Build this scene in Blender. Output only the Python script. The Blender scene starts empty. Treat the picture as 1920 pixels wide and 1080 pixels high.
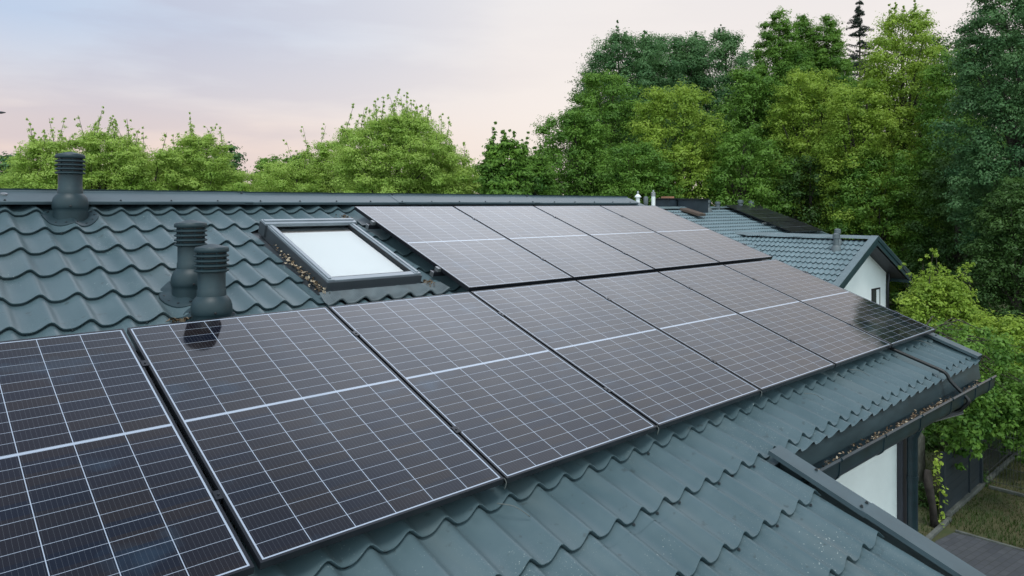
import bpy, math, random
import numpy as np
C = bpy.context.scene.collection
R = math.radians
# ------------------------------------------------------------------ camera
YAW = R(47.73); TH = R(19.69)
CAM = np.array([0.1186, -5.8108, 0.0243]); F = 1339.08
cd = bpy.data.cameras.new('camera'); cam = bpy.data.objects.new('camera', cd); C.objects.link(cam)
cam.location = CAM; cam.rotation_euler = (R(90), 0, YAW - R(90))
cd.sensor_width = 36; cd.lens = F/1920*36; cd.shift_y = -(540-382.7)/1920
cd.clip_start = .05; cd.clip_end = 2000
bpy.context.scene.camera = cam
RIGHT = np.array([math.sin(YAW), -math.cos(YAW), 0]); FWD = np.array([math.cos(YAW), math.sin(YAW), 0]); UP = np.array([0, 0, 1.])
def at(px, py, depth):          # a point seen at that place of the photograph, that many metres ahead
    return CAM + FWD*depth + RIGHT*(px-960)/F*depth - UP*(py-382.7)/F*depth
V = np.array([0, -math.cos(TH), -math.sin(TH)]); U = np.array([1., 0, 0]); N = np.array([0, -math.sin(TH), math.cos(TH)])
def uv(u, v, d=0): return U*u + V*v + N*d
G = -5.4                        # ground level
# ------------------------------------------------------------------ world, sun, exposure
SUN_EL, SUN_AZ = 66, 240        # degrees; azimuth counted from +X towards +Y
w = bpy.data.worlds.new("World"); bpy.context.scene.world = w; w.use_nodes = True
nt = w.node_tree; nt.nodes.clear(); L = nt.links
def nd(t, **k):
    n = nt.nodes.new(t)
    for a, b in k.items(): setattr(n, a, b)
    return n
out = nd('ShaderNodeOutputWorld'); mix = nd('ShaderNodeMixShader'); b1 = nd('ShaderNodeBackground'); b2 = nd('ShaderNodeBackground')
sky = nd('ShaderNodeTexSky', sky_type='NISHITA', sun_disc=False)
sky.sun_elevation = R(SUN_EL); sky.sun_rotation = R(90-SUN_AZ)
L.new(sky.outputs[0], b1.inputs[0]); b1.inputs[1].default_value = .08
tc = nd('ShaderNodeTexCoord'); sep = nd('ShaderNodeSeparateXYZ'); L.new(tc.outputs['Generated'], sep.inputs[0])
def wmath(op, a, b=None, c=None):
    n = nd('ShaderNodeMath', operation=op)
    for i, x in enumerate((a, b, c)):
        if x is None: continue
        if isinstance(x, (int, float)): n.inputs[i].default_value = x
        else: L.new(x, n.inputs[i])
    return n.outputs[0]
def wramp(x, pts):
    n = nd('ShaderNodeValToRGB'); L.new(x, n.inputs[0]); e = n.color_ramp.elements
    while len(e) < len(pts): e.new(.5)
    for q, (p, c) in zip(e, pts): q.position = p; q.color = (*c, 1)
    return n.outputs[0]
def wmix(f, a, b):
    n = nd('ShaderNodeMix', data_type='RGBA')
    if isinstance(f, (int, float)): n.inputs[0].default_value = f
    else: L.new(f, n.inputs[0])
    for s, x in ((6, a), (7, b)):
        if isinstance(x, tuple): n.inputs[s].default_value = (*x, 1)
        else: L.new(x, n.inputs[s])
    return n.outputs[2]
# how far the direction lies to the east-south side of the sky (0..1)
side = wmath('ADD', wmath('MULTIPLY', sep.outputs[0], .74), wmath('MULTIPLY', sep.outputs[1], -.673))
side01 = wmath('MULTIPLY_ADD', side, .9, .5)
mp = nd('ShaderNodeMapping'); mp.inputs['Scale'].default_value = (1.3, 1.3, 6.5); mp.inputs['Rotation'].default_value = (R(6), R(-5), 0); L.new(tc.outputs['Generated'], mp.inputs[0])
nz = nd('ShaderNodeTexNoise'); nz.inputs['Scale'].default_value = 2.1; nz.inputs['Detail'].default_value = 5; nz.inputs['Roughness'].default_value = .5; L.new(mp.outputs[0], nz.inputs[0])
elev = wramp(sep.outputs[2], [(0, (.93, .70, .60)), (.07, (.90, .73, .66)), (.15, (.86, .79, .77)), (.30, (.80, .84, .91)), (.50, (.66, .72, .80)), (.72, (.24, .31, .42)), (1, (.13, .20, .31))])
warm = wramp(sep.outputs[2], [(0, (.95, .82, .72)), (.12, (.99, .90, .84)), (.3, (.91, .87, .86)), (.50, (.74, .78, .84)), (.72, (.24, .31, .42)), (1, (.13, .20, .31))])
base = wmix(wramp(side01, [(.12, (0, 0, 0)), (.62, (1, 1, 1))]), elev, warm)
blue = wramp(side01, [(0, (1, 1, 1)), (.30, (.45, .45, .45)), (.5, (0, 0, 0))])
bl = wmath('MULTIPLY', blue, wramp(sep.outputs[2], [(.10, (0, 0, 0)), (.22, (.8, .8, .8)), (.5, (.3, .3, .3))]))
base = wmix(bl, base, (.48, .62, .84))
cl = wramp(nz.outputs[0], [(.42, (0, 0, 0)), (.56, (1, 1, 1))])
dk = wmath('MULTIPLY', wmath('MULTIPLY', cl, .40), wramp(side01, [(.05, (1, 1, 1)), (.55, (.15, .15, .15))]))
base = wmix(dk, base, (.50, .47, .58))
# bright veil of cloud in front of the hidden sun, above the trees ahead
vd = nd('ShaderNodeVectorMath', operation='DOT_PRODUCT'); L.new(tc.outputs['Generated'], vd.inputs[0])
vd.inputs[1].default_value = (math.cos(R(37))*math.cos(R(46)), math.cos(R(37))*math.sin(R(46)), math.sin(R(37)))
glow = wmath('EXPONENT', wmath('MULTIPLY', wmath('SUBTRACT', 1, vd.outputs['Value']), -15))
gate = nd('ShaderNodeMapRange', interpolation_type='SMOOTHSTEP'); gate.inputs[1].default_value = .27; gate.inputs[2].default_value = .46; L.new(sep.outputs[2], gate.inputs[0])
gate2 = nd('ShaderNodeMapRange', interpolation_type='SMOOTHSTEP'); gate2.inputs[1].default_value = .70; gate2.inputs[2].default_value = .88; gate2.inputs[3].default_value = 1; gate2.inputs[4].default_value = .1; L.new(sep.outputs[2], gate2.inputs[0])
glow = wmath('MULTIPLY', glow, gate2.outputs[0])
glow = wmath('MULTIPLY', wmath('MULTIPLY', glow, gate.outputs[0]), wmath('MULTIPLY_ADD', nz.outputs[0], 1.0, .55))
# unseen sky behind the viewer, brightened as added light for the walls
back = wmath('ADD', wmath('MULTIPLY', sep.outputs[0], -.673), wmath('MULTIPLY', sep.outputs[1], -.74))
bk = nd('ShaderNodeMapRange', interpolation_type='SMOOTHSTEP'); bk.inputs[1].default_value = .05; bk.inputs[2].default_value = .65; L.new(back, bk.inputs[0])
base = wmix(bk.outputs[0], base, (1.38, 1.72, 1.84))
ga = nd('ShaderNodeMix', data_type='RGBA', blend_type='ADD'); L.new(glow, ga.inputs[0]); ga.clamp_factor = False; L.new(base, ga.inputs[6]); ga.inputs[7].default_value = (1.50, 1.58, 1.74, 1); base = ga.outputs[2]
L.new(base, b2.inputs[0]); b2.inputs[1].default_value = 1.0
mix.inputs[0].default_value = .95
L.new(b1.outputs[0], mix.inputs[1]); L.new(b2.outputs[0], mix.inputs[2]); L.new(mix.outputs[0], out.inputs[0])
sl = bpy.data.lights.new('sun', 'SUN'); so = bpy.data.objects.new('sun', sl); C.objects.link(so)
sl.energy = 1.9; sl.angle = R(20); sl.color = (1, .975, .94)
so.rotation_euler = (R(90-SUN_EL), 0, R(SUN_AZ+90))
vs = bpy.context.scene.view_settings; vs.view_transform = 'Standard'; vs.look = 'None'; vs.exposure = 0.0; vs.gamma = 1
# ------------------------------------------------------------------ materials
def newmat(name):
    m = bpy.data.materials.new(name); m.use_nodes = True
    t = m.node_tree; t.nodes.clear()
    o = t.nodes.new('ShaderNodeOutputMaterial'); p = t.nodes.new('ShaderNodeBsdfPrincipled'); t.links.new(p.outputs[0], o.inputs[0])
    return m, t, p, o
def mat(name, col, rough=.5, metal=0, var=.15, scale=3, bump=0, bscale=60, col2=None, coords='Object', ior=1.45, stretch=None, rvar=.08):
    m, t, p, o = newmat(name)
    tc = t.nodes.new('ShaderNodeTexCoord'); src = tc.outputs[coords]
    if stretch:
        mp = t.nodes.new('ShaderNodeMapping'); mp.inputs['Scale'].default_value = stretch; t.links.new(src, mp.inputs[0]); src = mp.outputs[0]
    n = t.nodes.new('ShaderNodeTexNoise'); n.inputs['Scale'].default_value = scale; n.inputs['Detail'].default_value = 6; n.inputs['Roughness'].default_value = .6
    t.links.new(src, n.inputs[0])
    r = t.nodes.new('ShaderNodeValToRGB'); e = r.color_ramp.elements
    c2 = col2 or tuple(min(1, c*(1+var)) for c in col); c1 = col if col2 else tuple(c*(1-var) for c in col)
    e[0].position = .32; e[0].color = (*c1, 1); e[1].position = .68; e[1].color = (*c2, 1)
    t.links.new(n.outputs[0], r.inputs[0]); t.links.new(r.outputs[0], p.inputs['Base Color'])
    mr = t.nodes.new('ShaderNodeMapRange'); mr.inputs[3].default_value = max(0.02, rough-rvar); mr.inputs[4].default_value = rough+rvar
    t.links.new(n.outputs[0], mr.inputs[0]); t.links.new(mr.outputs[0], p.inputs['Roughness'])
    p.inputs['Metallic'].default_value = metal; p.inputs['IOR'].default_value = ior
    if bump:
        n2 = t.nodes.new('ShaderNodeTexNoise'); n2.inputs['Scale'].default_value = bscale; n2.inputs['Detail'].default_value = 4; t.links.new(src, n2.inputs[0])
        b = t.nodes.new('ShaderNodeBump'); b.inputs['Strength'].default_value = bump; b.inputs['Distance'].default_value = .01
        t.links.new(n2.outputs[0], b.inputs['Height']); t.links.new(b.outputs[0], p.inputs['Normal'])
    m['ramp'] = r.name
    return m
def roofmat(name, specks, a=(.056, .092, .106), b=(.080, .120, .136)):
    m = mat(name, a, rough=.42, col2=b, scale=2.2, bump=.12, bscale=9, rvar=.07)
    t = m.node_tree; p = [n for n in t.nodes if n.type == 'BSDF_PRINCIPLED'][0]; r = t.nodes[m['ramp']]
    tc = t.nodes.new('ShaderNodeTexCoord')
    def chain(scale, lo, hi, detail=2, stretch=(1, 1, 1)):
        mp = t.nodes.new('ShaderNodeMapping'); mp.inputs['Scale'].default_value = stretch; t.links.new(tc.outputs['Object'], mp.inputs[0])
        n = t.nodes.new('ShaderNodeTexNoise'); n.inputs['Scale'].default_value = scale; n.inputs['Detail'].default_value = detail; t.links.new(mp.outputs[0], n.inputs[0])
        q = t.nodes.new('ShaderNodeMapRange'); q.inputs[1].default_value = lo; q.inputs[2].default_value = hi; t.links.new(n.outputs[0], q.inputs[0]); return q.outputs[0]
    def mul(x, y):
        q = t.nodes.new('ShaderNodeMath'); q.operation = 'MULTIPLY'; t.links.new(x, q.inputs[0])
        if isinstance(y, (int, float)): q.inputs[1].default_value = y
        else: t.links.new(y, q.inputs[1])
        return q.outputs[0]
    def over(f, src, col):
        x = t.nodes.new('ShaderNodeMix'); x.data_type = 'RGBA'; t.links.new(f, x.inputs[0]); t.links.new(src, x.inputs[6]); x.inputs[7].default_value = (*col, 1); return x.outputs[2]
    c = over(mul(chain(1.3, .55, .75, 4, (3, .6, 1)), .35), r.outputs[0], (.13, .15, .15))        # rain-washed dust
    c = over(mul(chain(16, .66, .72, 3), .5), c, (.035, .045, .045))                                # small dark scuffs
    if specks:
        c = over(mul(mul(chain(95, .70, .73, 1), chain(3.0, .55, .68)), .55), c, (.55, .58, .55))     # lichen and dropping specks
        c = over(mul(mul(chain(210, .70, .73, 1), chain(1.6, .46, .66)), .45), c, (.5, .52, .5))
    t.links.new(c, p.inputs['Base Color'])
    return m
M = {}
M['tile'] = roofmat('teal_grey_roof_steel', True)
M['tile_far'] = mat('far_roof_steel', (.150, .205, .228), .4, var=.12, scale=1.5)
M['cap'] = mat('flashing_steel', (.062, .090, .104), .42, var=.14, scale=4, bump=.05, bscale=14)
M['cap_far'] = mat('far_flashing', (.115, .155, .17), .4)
M['fascia'] = mat('fascia_steel', (.034, .056, .064), .42, var=.25, scale=2.5, stretch=(1, 1, 4))
M['fascia_far'] = mat('green_grey_fascia', (.020, .046, .052), .45)
M['gutter'] = mat('gutter_plastic', (.012, .026, .034), .30, var=.35, scale=6)
M['soffit'] = mat('soffit_board', (.035, .037, .050), .5)
M['deck'] = mat('roof_underlay', (.02, .022, .025), .8)
M['vent'] = mat('vent_plastic', (.015, .033, .041), .50, var=.16, scale=9, bump=.05, bscale=80)
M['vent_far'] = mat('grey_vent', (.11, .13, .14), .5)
M['dark'] = mat('dark_steel', (.012, .013, .017), .4)
M['frame'] = mat('black_anodised', (.016, .018, .023), .28, metal=.2, var=.2)
M['alu'] = mat('bare_aluminium', (.62, .63, .65), .32, metal=.9)
M['galv'] = mat('galvanised_steel', (.30, .31, .32), .4, metal=.7)
M['screw'] = mat('screw_head', (.05, .06, .065), .35, metal=.5)
M['sash'] = mat('window_cladding', (.21, .24, .27), .3, var=.10, scale=5, metal=.1)
M['sashdark'] = mat('window_side_cladding', (.045, .052, .06), .35)
M['flash'] = mat('lead_flashing', (.095, .115, .125), .55, var=.2, scale=9)
M['blind'] = mat('white_blind', (.63, .60, .60), .6, var=.02)
M['gasket'] = mat('rubber_gasket', (.01, .01, .012), .6)
M['render'] = mat('white_render', (.85, .88, .88), .85, var=.05, scale=2.2, bump=.35, bscale=140)
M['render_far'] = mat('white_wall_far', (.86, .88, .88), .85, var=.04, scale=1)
M['cable'] = mat('black_cable', (.008, .009, .010), .35)
M['wire'] = mat('pale_wire', (.11, .12, .115), .5)
M['white'] = mat('white_pipe', (.78, .79, .80), .4, var=.03)
M['chim'] = mat('chimney_cladding', (.026, .036, .046), .45, var=.2, scale=2)
M['brown'] = mat('brown_frame', (.10, .07, .055), .5)
M['brick'] = mat('terracotta', (.35, .17, .10), .8)
M['pane'] = mat('dark_window_glass', (.02, .03, .035), .08, ior=1.5)
M['bark'] = mat('tree_bark', (.045, .038, .028), .9, var=.4, scale=7, bump=.8, bscale=18, stretch=(1, 1, .25))
M['birch'] = mat('pale_bark', (.10, .10, .08), .9, scale=7, col2=(.34, .33, .28), bump=.8, bscale=16, stretch=(1, 1, .6))
M['deadwood'] = mat('dead_wood', (.030, .024, .020), .9, var=.5, scale=6, bump=.8, bscale=15)
M['fence'] = mat('fence_board', (.018, .026, .033), .5, var=.15, scale=2)
M['mesh'] = mat('fence_wire', (.03, .035, .035), .5)
M['curb'] = mat('concrete_edging', (.09, .095, .085), .85, var=.35, scale=5, bump=.5, bscale=40)
M['lamp'] = mat('lamp_housing', (.03, .03, .035), .4)

def pavmat():
    m, t, p, o = newmat('block_paving')
    tc = t.nodes.new('ShaderNodeTexCoord'); mp = t.nodes.new('ShaderNodeMapping'); mp.inputs['Rotation'].default_value = (0, 0, R(8)); t.links.new(tc.outputs['Object'], mp.inputs[0])
    b = t.nodes.new('ShaderNodeTexBrick'); b.inputs['Scale'].default_value = 1; b.inputs['Brick Width'].default_value = .2; b.inputs['Row Height'].default_value = .1
    b.inputs['Mortar Size'].default_value = .006; b.inputs['Color1'].default_value = (.050, .054, .064, 1); b.inputs['Color2'].default_value = (.066, .070, .080, 1); b.inputs['Mortar'].default_value = (.040, .042, .044, 1)
    t.links.new(mp.outputs[0], b.inputs[0])
    n = t.nodes.new('ShaderNodeTexNoise'); n.inputs['Scale'].default_value = 2.5; n.inputs['Detail'].default_value = 8; t.links.new(tc.outputs['Object'], n.inputs[0])
    x = t.nodes.new('ShaderNodeMix'); x.data_type = 'RGBA'; x.blend_type = 'MULTIPLY'; x.inputs[0].default_value = .8
    r = t.nodes.new('ShaderNodeValToRGB'); r.color_ramp.elements[0].color = (.45, .45, .42, 1); r.color_ramp.elements[1].color = (1.3, 1.3, 1.3, 1); t.links.new(n.outputs[0], r.inputs[0])
    t.links.new(b.outputs[0], x.inputs[6]); t.links.new(r.outputs[0], x.inputs[7]); t.links.new(x.outputs[2], p.inputs['Base Color']); p.inputs['Roughness'].default_value = .85
    return m
M['paving'] = pavmat()
def lawnmat():
    m, t, p, o = newmat('lawn_soil')
    tc = t.nodes.new('ShaderNodeTexCoord')
    n = t.nodes.new('ShaderNodeTexNoise'); n.inputs['Scale'].default_value = .9; n.inputs['Detail'].default_value = 9; n.inputs['Roughness'].default_value = .65; t.links.new(tc.outputs['Object'], n.inputs[0])
    r = t.nodes.new('ShaderNodeValToRGB'); e = r.color_ramp.elements; e[0].position = .35; e[0].color = (.030, .050, .012, 1); e[1].position = .62; e[1].color = (.075, .065, .028, 1)
    t.links.new(n.outputs[0], r.inputs[0]); t.links.new(r.outputs[0], p.inputs['Base Color']); p.inputs['Roughness'].default_value = .95
    return m
M['lawn'] = lawnmat()
def leafmat(name, c1, c2, trans=.35, spec=.3, hi=None):
    """c1..c2: the leaf colours of this kind of tree, mixed leaf by leaf and branch by branch"""
    m, t, p, o = newmat(name)
    a = t.nodes.new('ShaderNodeAttribute'); a.attribute_name = 'tone'
    mx = t.nodes.new('ShaderNodeMix'); mx.data_type = 'RGBA'; mx.inputs[6].default_value = (*c1, 1); mx.inputs[7].default_value = (*c2, 1)
    t.links.new(a.outputs['Fac'], mx.inputs[0]); t.links.new(mx.outputs[2], p.inputs['Base Color'])
    p.inputs['Roughness'].default_value = .5; p.inputs['Specular IOR Level'].default_value = spec
    tr = t.nodes.new('ShaderNodeBsdfTranslucent'); t.links.new(mx.outputs[2], tr.inputs[0])
    ms = t.nodes.new('ShaderNodeMixShader'); ms.inputs[0].default_value = trans
    t.links.new(p.outputs[0], ms.inputs[1]); t.links.new(tr.outputs[0], ms.inputs[2]); t.links.new(ms.outputs[0], o.inputs[0])
    return m
def littermat():
    m, t, p, o = newmat('leaf_litter')
    a = t.nodes.new('ShaderNodeAttribute'); a.attribute_name = 'tone'
    r = t.nodes.new('ShaderNodeValToRGB'); e = r.color_ramp.elements; e[0].color = (.035, .022, .014, 1); e[1].color = (.55, .46, .34, 1); q = e.new(.6); q.color = (.17, .11, .06, 1)
    t.links.new(a.outputs['Fac'], r.inputs[0]); t.links.new(r.outputs[0], p.inputs['Base Color']); p.inputs['Roughness'].default_value = .8
    return m
M['litter'] = littermat()

# photovoltaic glass: a grid of 6 x 24 narrow cells with thin wires
WI, HI, LIP = 1.104, 1.758, .011
def pvmat(name, W, H, cols, half, bumpk=.05, line=1.0, linecol=(.36, .41, .50), dark=(.004, .006, .014), dark2=(.012, .009, .010)):
    m, t, p, o = newmat(name)
    tc = t.nodes.new('ShaderNodeTexCoord'); s = t.nodes.new('ShaderNodeSeparateXYZ'); t.links.new(tc.outputs['Object'], s.inputs[0])
    def mt(op, a, b=None, c=None):
        n = t.nodes.new('ShaderNodeMath'); n.operation = op
        for i, x in enumerate((a, b, c)):
            if x is None: continue
            if isinstance(x, (int, float)): n.inputs[i].default_value = x
            else: t.links.new(x, n.inputs[i])
        return n.outputs[0]
    x = s.outputs[0]; y = mt('MULTIPLY', s.outputs[1], -1)
    cw = (W-.012)/cols; xc = mt('DIVIDE', mt('SUBTRACT', x, .006), cw); fx = mt('FRACT', xc)
    dx = mt('MULTIPLY', mt('MINIMUM', fx, mt('SUBTRACT', 1, fx)), cw)
    yy = mt('ABSOLUTE', mt('SUBTRACT', y, H/2)); rp = (H/2-.008-.006)/half
    yc = mt('DIVIDE', mt('SUBTRACT', yy, .008), rp); fy = mt('FRACT', yc); dy = mt('MULTIPLY', mt('MINIMUM', fy, mt('SUBTRACT', 1, fy)), rp)
    v = mt('LESS_THAN', dx, .0015*line); h = mt('MULTIPLY', mt('LESS_THAN', dy, .0011*line), .80)
    c = mt('LESS_THAN', yy, .0062)
    ex = mt('MINIMUM', x, mt('SUBTRACT', W, x)); ey = mt('MINIMUM', y, mt('SUBTRACT', H, y)); bd = mt('LESS_THAN', mt('MINIMUM', ex, mt('MULTIPLY', ey, .8)), .0062)
    f = mt('MAXIMUM', mt('MAXIMUM', v, h), mt('MAXIMUM', c, bd))
    fb = mt('FRACT', mt('MULTIPLY', xc, 11)); db = mt('MULTIPLY', mt('ABSOLUTE', mt('SUBTRACT', fb, .5)), cw/11)
    wire = mt('MULTIPLY', mt('LESS_THAN', db, .00050), .10)
    wn = t.nodes.new('ShaderNodeTexWhiteNoise'); wn.noise_dimensions = '3D'
    cb = t.nodes.new('ShaderNodeCombineXYZ'); t.links.new(mt('FLOOR', xc), cb.inputs[0]); t.links.new(mt('FLOOR', mt('DIVIDE', y, rp)), cb.inputs[1])
    oi = t.nodes.new('ShaderNodeObjectInfo'); t.links.new(oi.outputs['Location'], wn.inputs[0])
    va = t.nodes.new('ShaderNodeVectorMath'); va.operation = 'ADD'; t.links.new(cb.outputs[0], va.inputs[0]); t.links.new(oi.outputs['Location'], va.inputs[1]); t.links.new(va.outputs[0], wn.inputs[0])
    mx = t.nodes.new('ShaderNodeMix'); mx.data_type = 'RGBA'; t.links.new(wn.outputs[0], mx.inputs[0]); mx.inputs[6].default_value = (*dark, 1); mx.inputs[7].default_value = (*dark2, 1)
    def over(fac, src, col):
        q = t.nodes.new('ShaderNodeMix'); q.data_type = 'RGBA'; t.links.new(fac, q.inputs[0]); t.links.new(src, q.inputs[6]); q.inputs[7].default_value = (*col, 1); return q.outputs[2]
    def nz(scale, lo, hi, k, st=(1, 1, 1)):
        va2 = t.nodes.new('ShaderNodeVectorMath'); va2.operation = 'ADD'; t.links.new(tc.outputs['Object'], va2.inputs[0]); t.links.new(oi.outputs['Location'], va2.inputs[1])
        mp = t.nodes.new('ShaderNodeMapping'); mp.inputs['Scale'].default_value = st; t.links.new(va2.outputs[0], mp.inputs[0])
        n = t.nodes.new('ShaderNodeTexNoise'); n.inputs['Scale'].default_value = scale; n.inputs['Detail'].default_value = 4; t.links.new(mp.outputs[0], n.inputs[0])
        q = t.nodes.new('ShaderNodeMapRange'); q.inputs[1].default_value = lo; q.inputs[2].default_value = hi; q.inputs[4].default_value = k; t.links.new(n.outputs[0], q.inputs[0]); return q.outputs[0]
    col = over(wire, mx.outputs[2], (.40, .44, .50)); col = over(f, col, linecol)
    col = over(nz(3.2, .60, .78, .30), col, (.05, .10, .16))           # wiped bluish smears
    col = over(nz(1.1, .3, .8, .022), col, (.22, .22, .24))              # thin dust
    t.links.new(col, p.inputs['Base Color'])
    p.inputs['Roughness'].default_value = .07; t.links.new(nz(2.3, .35, .8, .16), p.inputs['Roughness'])
    if bumpk == 0: t.links.remove(p.inputs['Roughness'].links[0]); p.inputs['Roughness'].default_value = .32
    p.inputs['IOR'].default_value = 1.5
    # nearly flat glass: a very slight long ripple
    n = t.nodes.new('ShaderNodeTexNoise'); n.inputs['Scale'].default_value = 4.5; n.inputs['Detail'].default_value = 1; t.links.new(tc.outputs['Object'], n.inputs[0])
    b = t.nodes.new('ShaderNodeBump'); b.inputs['Strength'].default_value = bumpk; b.inputs['Distance'].default_value = .01; t.links.new(n.outputs[0], b.inputs['Height']); t.links.new(b.outputs[0], p.inputs['Normal'])
    return m
M['pv'] = pvmat('photovoltaic_cells', WI, HI, 6, 12)
M['pv_far'] = pvmat('photovoltaic_cells_far', 1.458, 1.078, 2, 2, bumpk=0.0, line=1.3, linecol=(.16, .18, .20), dark=(.012, .012, .014), dark2=(.015, .015, .017))
# ------------------------------------------------------------------ mesh helpers
class MB:
    def __init__(s): s.v = []; s.f = []; s.n = 0
    def add(s, v, f):
        v = [tuple(map(float, q)) for q in v]
        s.f += [tuple(i+s.n for i in q) for q in f]; s.v += v; s.n += len(v); return s
    def box(s, a, b):
        (x0, y0, z0), (x1, y1, z1) = a, b
        return s.add([(x0, y0, z0), (x1, y0, z0), (x1, y1, z0), (x0, y1, z0), (x0, y0, z1), (x1, y0, z1), (x1, y1, z1), (x0, y1, z1)],
                     [(0, 3, 2, 1), (4, 5, 6, 7), (0, 1, 5, 4), (1, 2, 6, 5), (2, 3, 7, 6), (3, 0, 4, 7)])
    def tube(s, pts, r, n=10, caps=True):
        pts = [np.array(p, float) for p in pts]; rs = r if isinstance(r, (list, tuple)) else [r]*len(pts)
        vv = []; ff = []; prev = None
        for i, p in enumerate(pts):
            d = pts[min(i+1, len(pts)-1)]-pts[max(i-1, 0)]; d /= np.linalg.norm(d)+1e-9
            a = np.cross(d, [0, 0, 1] if abs(d[2]) < .95 else [1, 0, 0]) if prev is None else prev-d*(prev@d)
            a /= np.linalg.norm(a); prev = a; b = np.cross(d, a)
            for k in range(n):
                t = 2*math.pi*k/n; vv.append(p+(a*math.cos(t)+b*math.sin(t))*rs[i])
        for i in range(len(pts)-1):
            for k in range(n): ff.append((i*n+k, i*n+(k+1) % n, (i+1)*n+(k+1) % n, (i+1)*n+k))
        if caps: ff += [tuple(range(n))[::-1], tuple((len(pts)-1)*n+k for k in range(n))]
        return s.add(vv, ff)
    def lathe(s, prof, c=(0, 0, 0), n=28, caps=True):
        vv = []; ff = []
        for r, z in prof:
            for k in range(n):
                t = 2*math.pi*k/n; vv.append((c[0]+r*math.cos(t), c[1]+r*math.sin(t), c[2]+z))
        for i in range(len(prof)-1):
            for k in range(n): ff.append((i*n+k, i*n+(k+1) % n, (i+1)*n+(k+1) % n, (i+1)*n+k))
        if caps: ff += [tuple(range(n))[::-1], tuple((len(prof)-1)*n+k for k in range(n))]
        return s.add(vv, ff)
    def prism(s, poly, ext):      # polygon (3-D points) pushed along ext
        n = len(poly); e = np.array(ext, float); a = [np.array(p, float) for p in poly]
        vv = a+[p+e for p in a]; ff = [tuple(range(n))[::-1], tuple(range(n, 2*n))]+[(i, (i+1) % n, n+(i+1) % n, n+i) for i in range(n)]
        return s.add(vv, ff)
    def build(s, name, m, parent=None, smooth=False, bevel=0, **k):
        me = bpy.data.meshes.new(name); me.from_pydata(s.v, [], s.f); me.update()
        import bmesh
        bm = bmesh.new(); bm.from_mesh(me); bmesh.ops.recalc_face_normals(bm, faces=bm.faces)
        if bevel: bmesh.ops.bevel(bm, geom=[e for e in bm.edges if e.is_manifold and e.calc_face_angle(0) > .5], offset=bevel, segments=2, affect='EDGES', profile=.6)
        bm.to_mesh(me); bm.free()
        return link(name, me, m, parent, smooth, **k)
def link(name, me, m, parent=None, smooth=False, loc=None, rot=None, **k):
    if m: me.materials.append(m)
    if smooth: me.shade_smooth() if smooth is True else me.shade_smooth()
    if smooth == 'auto':
        me.set_sharp_from_angle(angle=R(38))
    o = bpy.data.objects.new(name, me); C.objects.link(o)
    if parent is not None: o.parent = parent
    if loc is not None: o.location = loc
    elif parent is not None and parent.get('worldkids'): o.location = tuple(-x for x in parent.location)
    if rot is not None: o.rotation_euler = rot
    tag(o, **k); return o
def tag(o, label=None, cat=None, group=None, kind=None):
    if label: o['label'] = label
    if cat: o['category'] = cat
    if group: o['group'] = group
    if kind: o['kind'] = kind
    return o
def thing(name, label, cat, loc=(0, 0, 0), rot=(0, 0, 0), group=None, worldkids=False):
    o = bpy.data.objects.new(name, None); C.objects.link(o); o.location = loc; o.rotation_euler = rot; o.empty_display_size = .2
    if worldkids: o['worldkids'] = 1
    return tag(o, label, cat, group)
def dup(o, loc=None, rot=None, **k):
    def cp(a, par):
        c = a.copy(); C.objects.link(c)
        if par: c.parent = par
        for ch in list(a.children): cp(ch, c)
        return c
    c = cp(o, None)
    if loc is not None: c.location = loc
    if rot is not None: c.rotation_euler = rot
    return tag(c, **k)
RT = (TH, 0, 0)
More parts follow.
